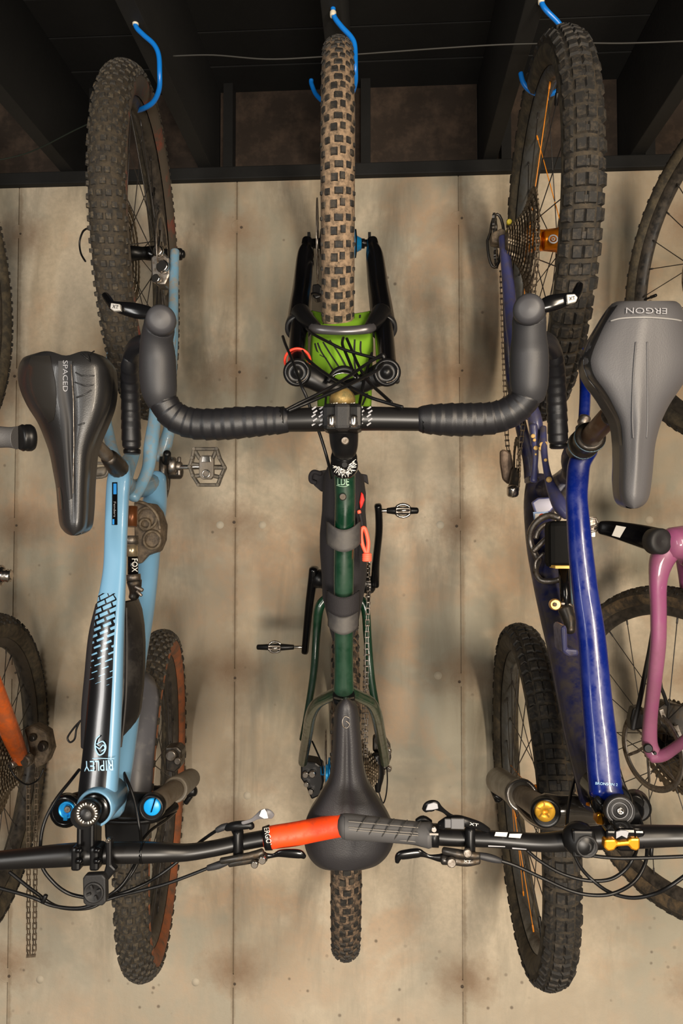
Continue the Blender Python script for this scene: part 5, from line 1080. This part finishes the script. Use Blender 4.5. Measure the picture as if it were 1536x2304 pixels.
for x in (1370, 1432):
    mb = MB(); mb.box(P(x, 1882, 1.035), X, Z, Y, .015, .024, .022); mb.obj('clamp_bolt_head', blk, sm, bevel=.003)
mb = MB(); mb.box(P(1401, 1880, 1.03), X, Z, Y, .026, .03, .034); mb.obj('stem_clamp', blk, sm, bevel=.004)
mb = MB(); mb.plate([(1386, 1872), (1396, 1869), (1408, 1869), (1414, 1872), (1410, 1886), (1398, 1880), (1386, 1887)], 1.0495, .002); mb.obj('clamp_print', greyp, sm)
mb = MB(); mb.plate([(1360, 1890), (1384, 1889), (1390, 1895), (1412, 1893), (1418, 1887), (1440, 1887), (1440, 1910), (1432, 1916), (1420, 1912), (1414, 1904), (1388, 1906), (1382, 1914), (1368, 1917), (1358, 1908)], 1.052, .030); mb.obj('gold_clamp', gold, sm, bevel=.0035, label='bright gold faceplate')
mb = MB(); mb.plate([(1344, 1833), (1352, 1829), (1360, 1841), (1357, 1858), (1342, 1855)], .985, .02); mb.obj('gold_spacer', gold, sm, bevel=.002)
HR = [(962, 1878, 1.0, 38), (1000, 1883, 1.002, 38), (1060, 1886, 1.005, 36), (1110, 1888, 1.008, 36), (1160, 1892, 1.01, 37), (1200, 1895, 1.012, 38), (1240, 1895, 1.015, 41), (1290, 1890, 1.02, 45), (1330, 1886, 1.025, 48), (1400, 1883, 1.03, 50), (1450, 1882, 1.033, 48), (1500, 1881, 1.036, 45), (1545, 1881, 1.04, 43), (1620, 1886, 1.045, 38), (1780, 1876, 1.05, 37), (1960, 1866, 1.055, 37)]
hb = MB(); trace(hb, HR, seg=20); hro = hb.obj('handlebar', barm, RB)
for q in ([(1115, 1872), (1142, 1873), (1139, 1883), (1112, 1881)], [(1146, 1876), (1174, 1876), (1170, 1886), (1144, 1884)]):
    mb = MB(); mb.add([P(x, y, 1.028+(1882-y)*-.0003) for x, y in q], [[0, 1, 2, 3]], 0, False); mb.obj('bar_print', whit, hro)
mb = MB(); mb.add([P(x, y, 1.022) for x, y in ((1098, 1902), (1136, 1904), (1136, 1906), (1098, 1905))] + [P(x, y, 1.022) for x, y in ((1152, 1907), (1184, 1910), (1184, 1912), (1152, 1910))], [[0, 1, 2, 3], [4, 5, 6, 7]], 0, False); mb.obj('bar_print', greyp, hro)
gr3 = MB(); trace(gr3, [(1800, 1875, 1.05, 50), (1990, 1864, 1.056, 52)], n=1, seg=20); gr3.obj('grey_grip', gripg, RB)
gp = MB(); trace(gp, [(774, 1860, .985, 54), (782, 1860, .985, 56), (830, 1864, .988, 53), (880, 1869, .992, 50), (930, 1874, .995, 49), (950, 1877, .998, 52), (966, 1879, 1.0, 56)], seg=24); gr2 = gp.obj('grey_grip', gripg, RB, label='worn grey rubber grip')
gd_ = [(774, 1860, .985, 54), (830, 1864, .988, 53), (880, 1869, .992, 50), (966, 1879, 1.0, 54)]
def grd(x, y):
    t = (x-774)/(966-774); cy = 1860+19*t; d = .985+.015*t; r = PR(52, d); return d + math.sqrt(max(1e-6, r*r*1.02-((y-cy)*(WALL-d)/F)**2))
mb = MB()
for k in range(5):
    x0 = 792+k*30; mb.tube([P(x0+t*34, 1886+k*3-t*50, grd(x0+t*34, 1886+k*3-t*50)+.0001) for t in [i/8 for i in range(9)]], .0008, 5)
mb.obj('grip_grooves', mat('groove_dark', (.035, .033, .03), .7), gr2)
mb = MB()
for k, yy in enumerate((1848, 1861, 1866, 1880)): mb.tube([P(x, yy+(x-780)*.09, grd(x, yy+(x-780)*.09)) for x in range(784, 945, 12)], .0006, 5)
mb.obj('grip_wear_lines', mat('wear_pale', (.22, .20, .175), .7), gr2)
cl = MB(); trace(cl, [(965, 1879, 1.0, 50), (986, 1880, 1.0, 50)], n=1, cap='flat', seg=22); clo = cl.obj('grip_collar', blks, gr2)
mb = MB(); mb.disc(P(976, 1866, 1.02), Y, .004, .004, 12); mb.box(P(976, 1877, 1.0205), X, Z, Y, .012, .0025, .001); mb.obj('collar_bolt', chrome, clo)
bl2 = brake(RB, [(996, 1934, 22), (1020, 1936, 20), (1050, 1940, 18), (1076, 1936, 16)], [(893, 1940, 9), (898, 1926, 18), (915, 1922, 21), (940, 1919, 20), (952, 1922, 13), (965, 1927, 9), (985, 1930, 16), (996, 1930, 20)], (1057, 1898, 30, 64), [(1072, 1924, 13), (1092, 1928, 17), (1112, 1933, 16), (1126, 1937, 11)], 1.02)
T('master_cylinder', [(998, 1914, 1.02, 16), (1030, 1920, 1.025, 18), (1076, 1926, 1.025, 15)], darkst, bl2, n=2)
mb = MB(); mb.disc(P(1015, 1940, 1.032), Y, .0065, .008, 14); mb.disc(P(1051, 1919, 1.035), Y, .006, .006, 14); mb.obj('lever_bolts', steel, bl2)
text_px(bl2, 'XT', 1051, 1938, 16, 5, 4, lambda x, y: 1.031, whit)
mb = MB(); trace(mb, [(992, 1857, 1.015, 20), (1010, 1848, 1.02, 24), (1030, 1846, 1.02, 24), (1050, 1850, 1.02, 22), (1078, 1858, 1.015, 18), (1098, 1868, 1.01, 12)], n=4, flat=.8); s2 = mb.obj('shifter', blks, RB)
mb = MB(); mb.box(P(1029, 1853, 1.038), X, Z, Y, .018, .014, .004); mb.box(P(1008, 1852, 1.036), X, Z, Y, .010, .012, .004); mb.obj('shifter_cover', mat('cover_grey', (.09, .09, .095), .4), s2, bevel=.001)
text_px(s2, 'XT', 1066, 1855, 20, 6, 10, lambda x, y: 1.033, whit)
mb = MB(); trace(mb, [(955, 1822, 1.03, 14), (964, 1815, 1.032, 24), (978, 1812, 1.032, 23), (988, 1818, 1.03, 14), (1000, 1826, 1.025, 9), (1016, 1838, 1.02, 11), (1040, 1845, 1.02, 12)], n=5, flat=.5, sq=2.5); p2 = mb.obj('shift_paddle', blks, s2)
mb = MB(); mb.plate([(957, 1824), (962, 1810), (975, 1806), (984, 1809), (986, 1820), (972, 1823)], 1.040, .002); mb.obj('paddle_face', greyp, p2, bevel=.001)
mb = MB(); trace(mb, [(938, 1848, .985, 12), (952, 1843, .985, 16), (968, 1850, .985, 12)], n=4); mb.obj('thumb_lever', blks, s2)
# round bar mount
mb = MB(); mb.tube([P(1302, 1886, 1.025), P(1302, 1888, 1.04)], .022, 20); mb.box(P(1305, 1890, 1.035), X, Z, Y, .028, .036, .03); mt = mb.obj('bar_mount', blks, RB, bevel=.003)
mb = MB(); mb.lathe(P(1317, 1901, 1.045), -Y, [(0, .0150), (.006, .0148), (.008, .0125), (.006, .0115), (.006, .0070), (.008, .006), (.008, .0030), (.005, .002), (.005, 0)], 30); mb.obj('mount_dial', blkm, mt)
for nm, pts in (
  ('brake_hose', [(1124, 1936, 1.02), (1160, 1948, 1.02), (1220, 1976, 1.02), (1280, 2003, 1.02), (1330, 2014, 1.02), (1380, 2010, 1.02), (1425, 1985, 1.01), (1450, 1945, 1.0), (1455, 1905, .985), (1448, 1868, .97), (1430, 1820, .95), (1405, 1770, .93), (1392, 1730, .92)]),
  ('cable', [(1186, 1914, 1.0), (1215, 1938, 1.0), (1265, 1966, 1.0), (1320, 1981, 1.0), (1370, 1979, 1.0), (1405, 1958, 1.0), (1424, 1930, 1.0), (1432, 1905, .98), (1426, 1850, .96), (1410, 1790, .94), (1396, 1750, .93)]),
  ('cable', [(1289, 1918, 1.0), (1305, 1950, 1.0), (1330, 1978, 1.0), (1370, 2007, 1.01), (1420, 2020, 1.02), (1470, 2012, 1.03), (1510, 1992, 1.04), (1560, 1955, 1.04)]),
  ('brake_hose', [(1312, 1920, 1.03), (1345, 1927, 1.035), (1400, 1931, 1.04), (1460, 1930, 1.04), (1560, 1926, 1.045)]),
  ('cable', [(1304, 1715, .84), (1295, 1745, .86), (1285, 1780, .90), (1278, 1820, .94), (1275, 1850, .96), (1276, 1875, .97)]),
  ('cable', [(1394, 1755, .93), (1410, 1790, .93), (1432, 1830, .94), (1440, 1860, .95)])):
    cable(nm, pts, blks, RB, r=.0025)
T('hose_joint', [(1465, 1908, .98, 9), (1464, 1924, .98, 9)], blks, RB, n=1)
# ================================================================ ORANGE BICYCLE (left edge)
OB = thing('mountain_bicycle', P(-24, 2150, .37), 'orange framed bicycle cut off by the left edge, chain hanging loose', 'bicycle', 'bicycles hung from the ceiling')
aO = Vector((1, .15, 0)).normalized()
wheel(OB, 'front_wheel', P(-133, 640, .52), aO, tread='block', tiremats=(tirec, tiresw, tiresw, tirek, rimk), seed=11, rt=.031, rotor=-1)
wheel(OB, 'rear_wheel', P(-28, 1738, .37), aO, tread='block', tiremats=(tirec, tiresw, tiresw, tirek, rimk), seed=12, rt=.032, rotor=-1, cass=1, label='muddy rear wheel of the orange bicycle')
T('seat_stay', [(-120, 1320, .72, 40), (-60, 1430, .64, 42), (-20, 1530, .56, 44), (5, 1600, .50, 46), (28, 1660, .45, 44), (44, 1700, .41, 36), (50, 1715, .40, 26)], orangep, OB, flat=.7, sq=2.6)
T('chain_stay', [(-100, 1300, .38, 34), (-40, 1450, .37, 30), (10, 1600, .36, 26), (44, 1700, .37, 24)], orangep, OB)
hidden_frame(OB, P(-28, 1738, .37), P(-133, 640, .52), (.14, -1, 0), aO, orangep, blks)
mb = MB(); mb.disc(P(62, 1710, .41), (.3, 1, .1), .014, .02, 20); mb.disc(P(30, 1718, .41), (.3, 1, .1), .009, .02, 16); mb.obj('axle_bolt', steel, OB)
mb = MB(); mb.plate([(52, 1640), (74, 1632), (104, 1648), (112, 1690), (100, 1720), (80, 1730), (66, 1700), (60, 1668)], .36, .04); od = mb.obj('rear_derailleur', muddy, OB, bevel=.006)
mb = MB(); mb.disc(P(96, 1680, .37), (.3, 1, 0), .011, .014, 18); mb.disc(P(74, 1660, .37), (.3, 1, 0), .008, .012, 18); mb.obj('derailleur_bolt', darkst, od)
cable('derailleur_cable', [(20, 1722, .42), (35, 1748, .42), (60, 1765, .40), (85, 1755, .38), (98, 1730, .37)], blks, OB, r=.002)
chain(OB, [P(x, y, d) for x, y, d in [(84, 1725, .33), (82, 1800, .33), (80, 1900, .33), (79, 2000, .33), (77, 2145, .33), (72, 2154, .33), (64, 2150, .33), (64, 2050, .33), (64, 1950, .33), (64, 1850, .33), (64, 1760, .33)]], lat=Vector((1, .2, 0)), name='hanging_chain', m=muddy)
hb = MB(); trace(hb, [(-500, 960, 1.05, 46), (-250, 965, 1.09, 52), (-100, 975, 1.11, 46), (20, 985, 1.13, 44)], seg=16); oh = hb.obj('handlebar', barm, OB)
gp = MB(); trace(gp, [(-110, 981, 1.12, 54), (-20, 983, 1.13, 52), (20, 984, 1.13, 48), (38, 985, 1.13, 54)], seg=22, cap='flat'); og = gp.obj('handlebar_grip', mat('grip_dark_grey', (.075, .072, .072), .6, bump=(700, .3)), OB)
mb = MB(); c = P(44, 985, 1.13); e = P(74, 985, 1.118); ax_ = (e-c).normalized(); mb.lathe(c, ax_, [(0, .0155), (.004, .0175), (.007, .0165), (.009, .0175), (.014, .0175), (.017, .0155), (.018, 0)], 28); mb.obj('grip_end_cap', blks, og)
mb = MB(); mb.tube([P(-40, 1290, .60), P(-2, 1295, .60)], .02, 16); op = mb.obj('crankset', blks, OB)
mb = MB(); c = P(-6, 1295, .60); mb.lathe(c, X, [(0, .022), (.008, .022), (.010, .013)], 20); mb.lathe(c, X, [(.008, .012), (.014, .014), (.016, .012), (.022, .014), (.024, .012), (.028, .013), (.030, .006)], 8); mb.obj('pedal_spindle', chrome, op)
# ================================================================ PINK BICYCLE (right edge)
KB = thing('gravel_bicycle', P(1480, 2090, .36), 'pink framed bicycle cut off by the right edge, with slim wheels', 'bicycle', 'bicycles hung from the ceiling')
aK = Vector((1, .15, 0)).normalized()
tmud = mat('tyre_brown_crust', (.035, .028, .02), .85, dirt=((.15, .10, .05), 45, .45))
wheel(KB, 'front_wheel', P(1640, 600, .52), Vector((1, .24, 0)).normalized(), R=.36, tread='gravel', tiremats=(tirec, tiresw, tmud, tirek, rimk), seed=14, rt=.024, rimw=.014, rotor=-1, valve=3.05)
kw = wheel(KB, 'rear_wheel', P(1500, 1682, .37), Vector((1, .46, 0)).normalized(), R=.360, tread='gravel', tiremats=(tirec, tmud, tiresw, tirek, rimk), seed=15, rt=.024, rimw=.014, rotor=-1, cass=1, hub_half=.034, spokes=24, label='slim rear wheel with brake disc')
T('chain_stay', [(1508, 1228, .52, 58), (1488, 1262, .52, 50), (1480, 1310, .52, 37), (1481, 1380, .51, 33), (1480, 1450, .50, 32), (1472, 1530, .48, 30), (1463, 1610, .46, 29), (1461, 1670, .44, 32), (1470, 1696, .44, 34)], pink, KB, seg=18, flat=.9, sq=2.4)
T('seat_stay', [(1466, 1702, .44, 28), (1490, 1700, .45, 26), (1516, 1684, .47, 24), (1560, 1650, .52, 24), (1640, 1580, .6, 26)], pink, KB, seg=16)
T('chain_stay', [(1540, 1250, .40, 40), (1545, 1330, .36, 28), (1560, 1500, .34, 26), (1570, 1650, .34, 24)], pink, KB, seg=14)
mb = MB(); mb.disc(P(1457, 1683, .465), (0.1, 1, 0), .0095, .01, 22); mb.obj('dropout_bolt', blks, KB)
mb = MB(); mb.disc(P(1472, 1694, .465), (0.1, 1, 0), .0035, .01, 12); mb.obj('mount_bolt', blks, KB)
T('bottom_bracket', [(1512, 1222, .53, 70), (1560, 1222, .50, 84), (1620, 1222, .48, 84)], pink, KB, n=1, seg=22)
mb = MB(); trace(mb, [(1352, 1187, .42, 30), (1375, 1190, .43, 36), (1410, 1198, .45, 44), (1450, 1208, .48, 52), (1490, 1219, .52, 58)], n=5, flat=.4, sq=3); ka = mb.obj('crank_arm', blk, KB)
mb = MB(); c = P(1484, 1218, .545); mb.lathe(c, (.35, -1, 0), [(-.02, .0265), (.004, .0265), (.008, .022), (.007, .012), (.004, 0)], 28); mb.obj('crank_cap', blkm, ka)
mb = MB(); mb.plate([(1386, 1182), (1408, 1186), (1394, 1210), (1376, 1205)], .475, .002); mb.obj('crank_sticker', mat('sticker_silver', (.30, .29, .27), .4), ka)
mb = MB(); mb.disc(P(1468, 1220, .515), Y, .003, .01, 10); mb.obj('crank_bolt', steel, ka)
mb = MB(); mb.tube([P(1328, 1190, .40), P(1358, 1187, .42)], .0048, 10); kp = mb.obj('pedal_axle', chrome, KB)
mb = MB(); mb.box(P(1322, 1186, .40), X, Z, Y, .028, .045, .02); mb.tube([P(1324, 1168, .41), P(1340, 1166, .41), P(1345, 1180, .41), P(1328, 1186, .41)], .003, 8); mb.tube([P(1326, 1196, .41), P(1342, 1194, .41)], .003, 8); mb.obj('pedal', steel, KB, bevel=.003)
cable('brake_hose', [(1470, 1410, .44), (1462, 1460, .42), (1450, 1520, .41), (1438, 1580, .40), (1428, 1620, .40), (1424, 1640, .40)], blkm, KB, r=.0055)
mb = MB(); mb.plate([(1424, 1594), (1444, 1590), (1452, 1600), (1450, 1640), (1420, 1645), (1418, 1620)], .36, .03); mb.obj('rear_derailleur', blks, KB, bevel=.004)
mb = MB(); mb.plate([(1478, 1596), (1500, 1580), (1540, 1590), (1560, 1620), (1560, 1660), (1510, 1660), (1486, 1630)], .40, .04); kc = mb.obj('brake_caliper', darkst, KB, bevel=.004)
mb = MB(); mb.box(P(1492, 1612, .415), Vector((.35, 0, -1)), Vector((1, 0, .35)), Y, .032, .010, .006); mb.box(P(1524, 1650, .415), Vector((.35, 0, -1)), Vector((1, 0, .35)), Y, .036, .014, .006); mb.obj('caliper_plates', steel, kc, bevel=.001)
cable('caliper_hose', [(1500, 1585, .41), (1492, 1560, .42), (1478, 1530, .43)], blkm, kc, r=.004)
hidden_frame(KB, P(1500, 1682, .37), P(1640, 600, .52), (.10, -1, 0), (1, .2, 0), pink, blks)
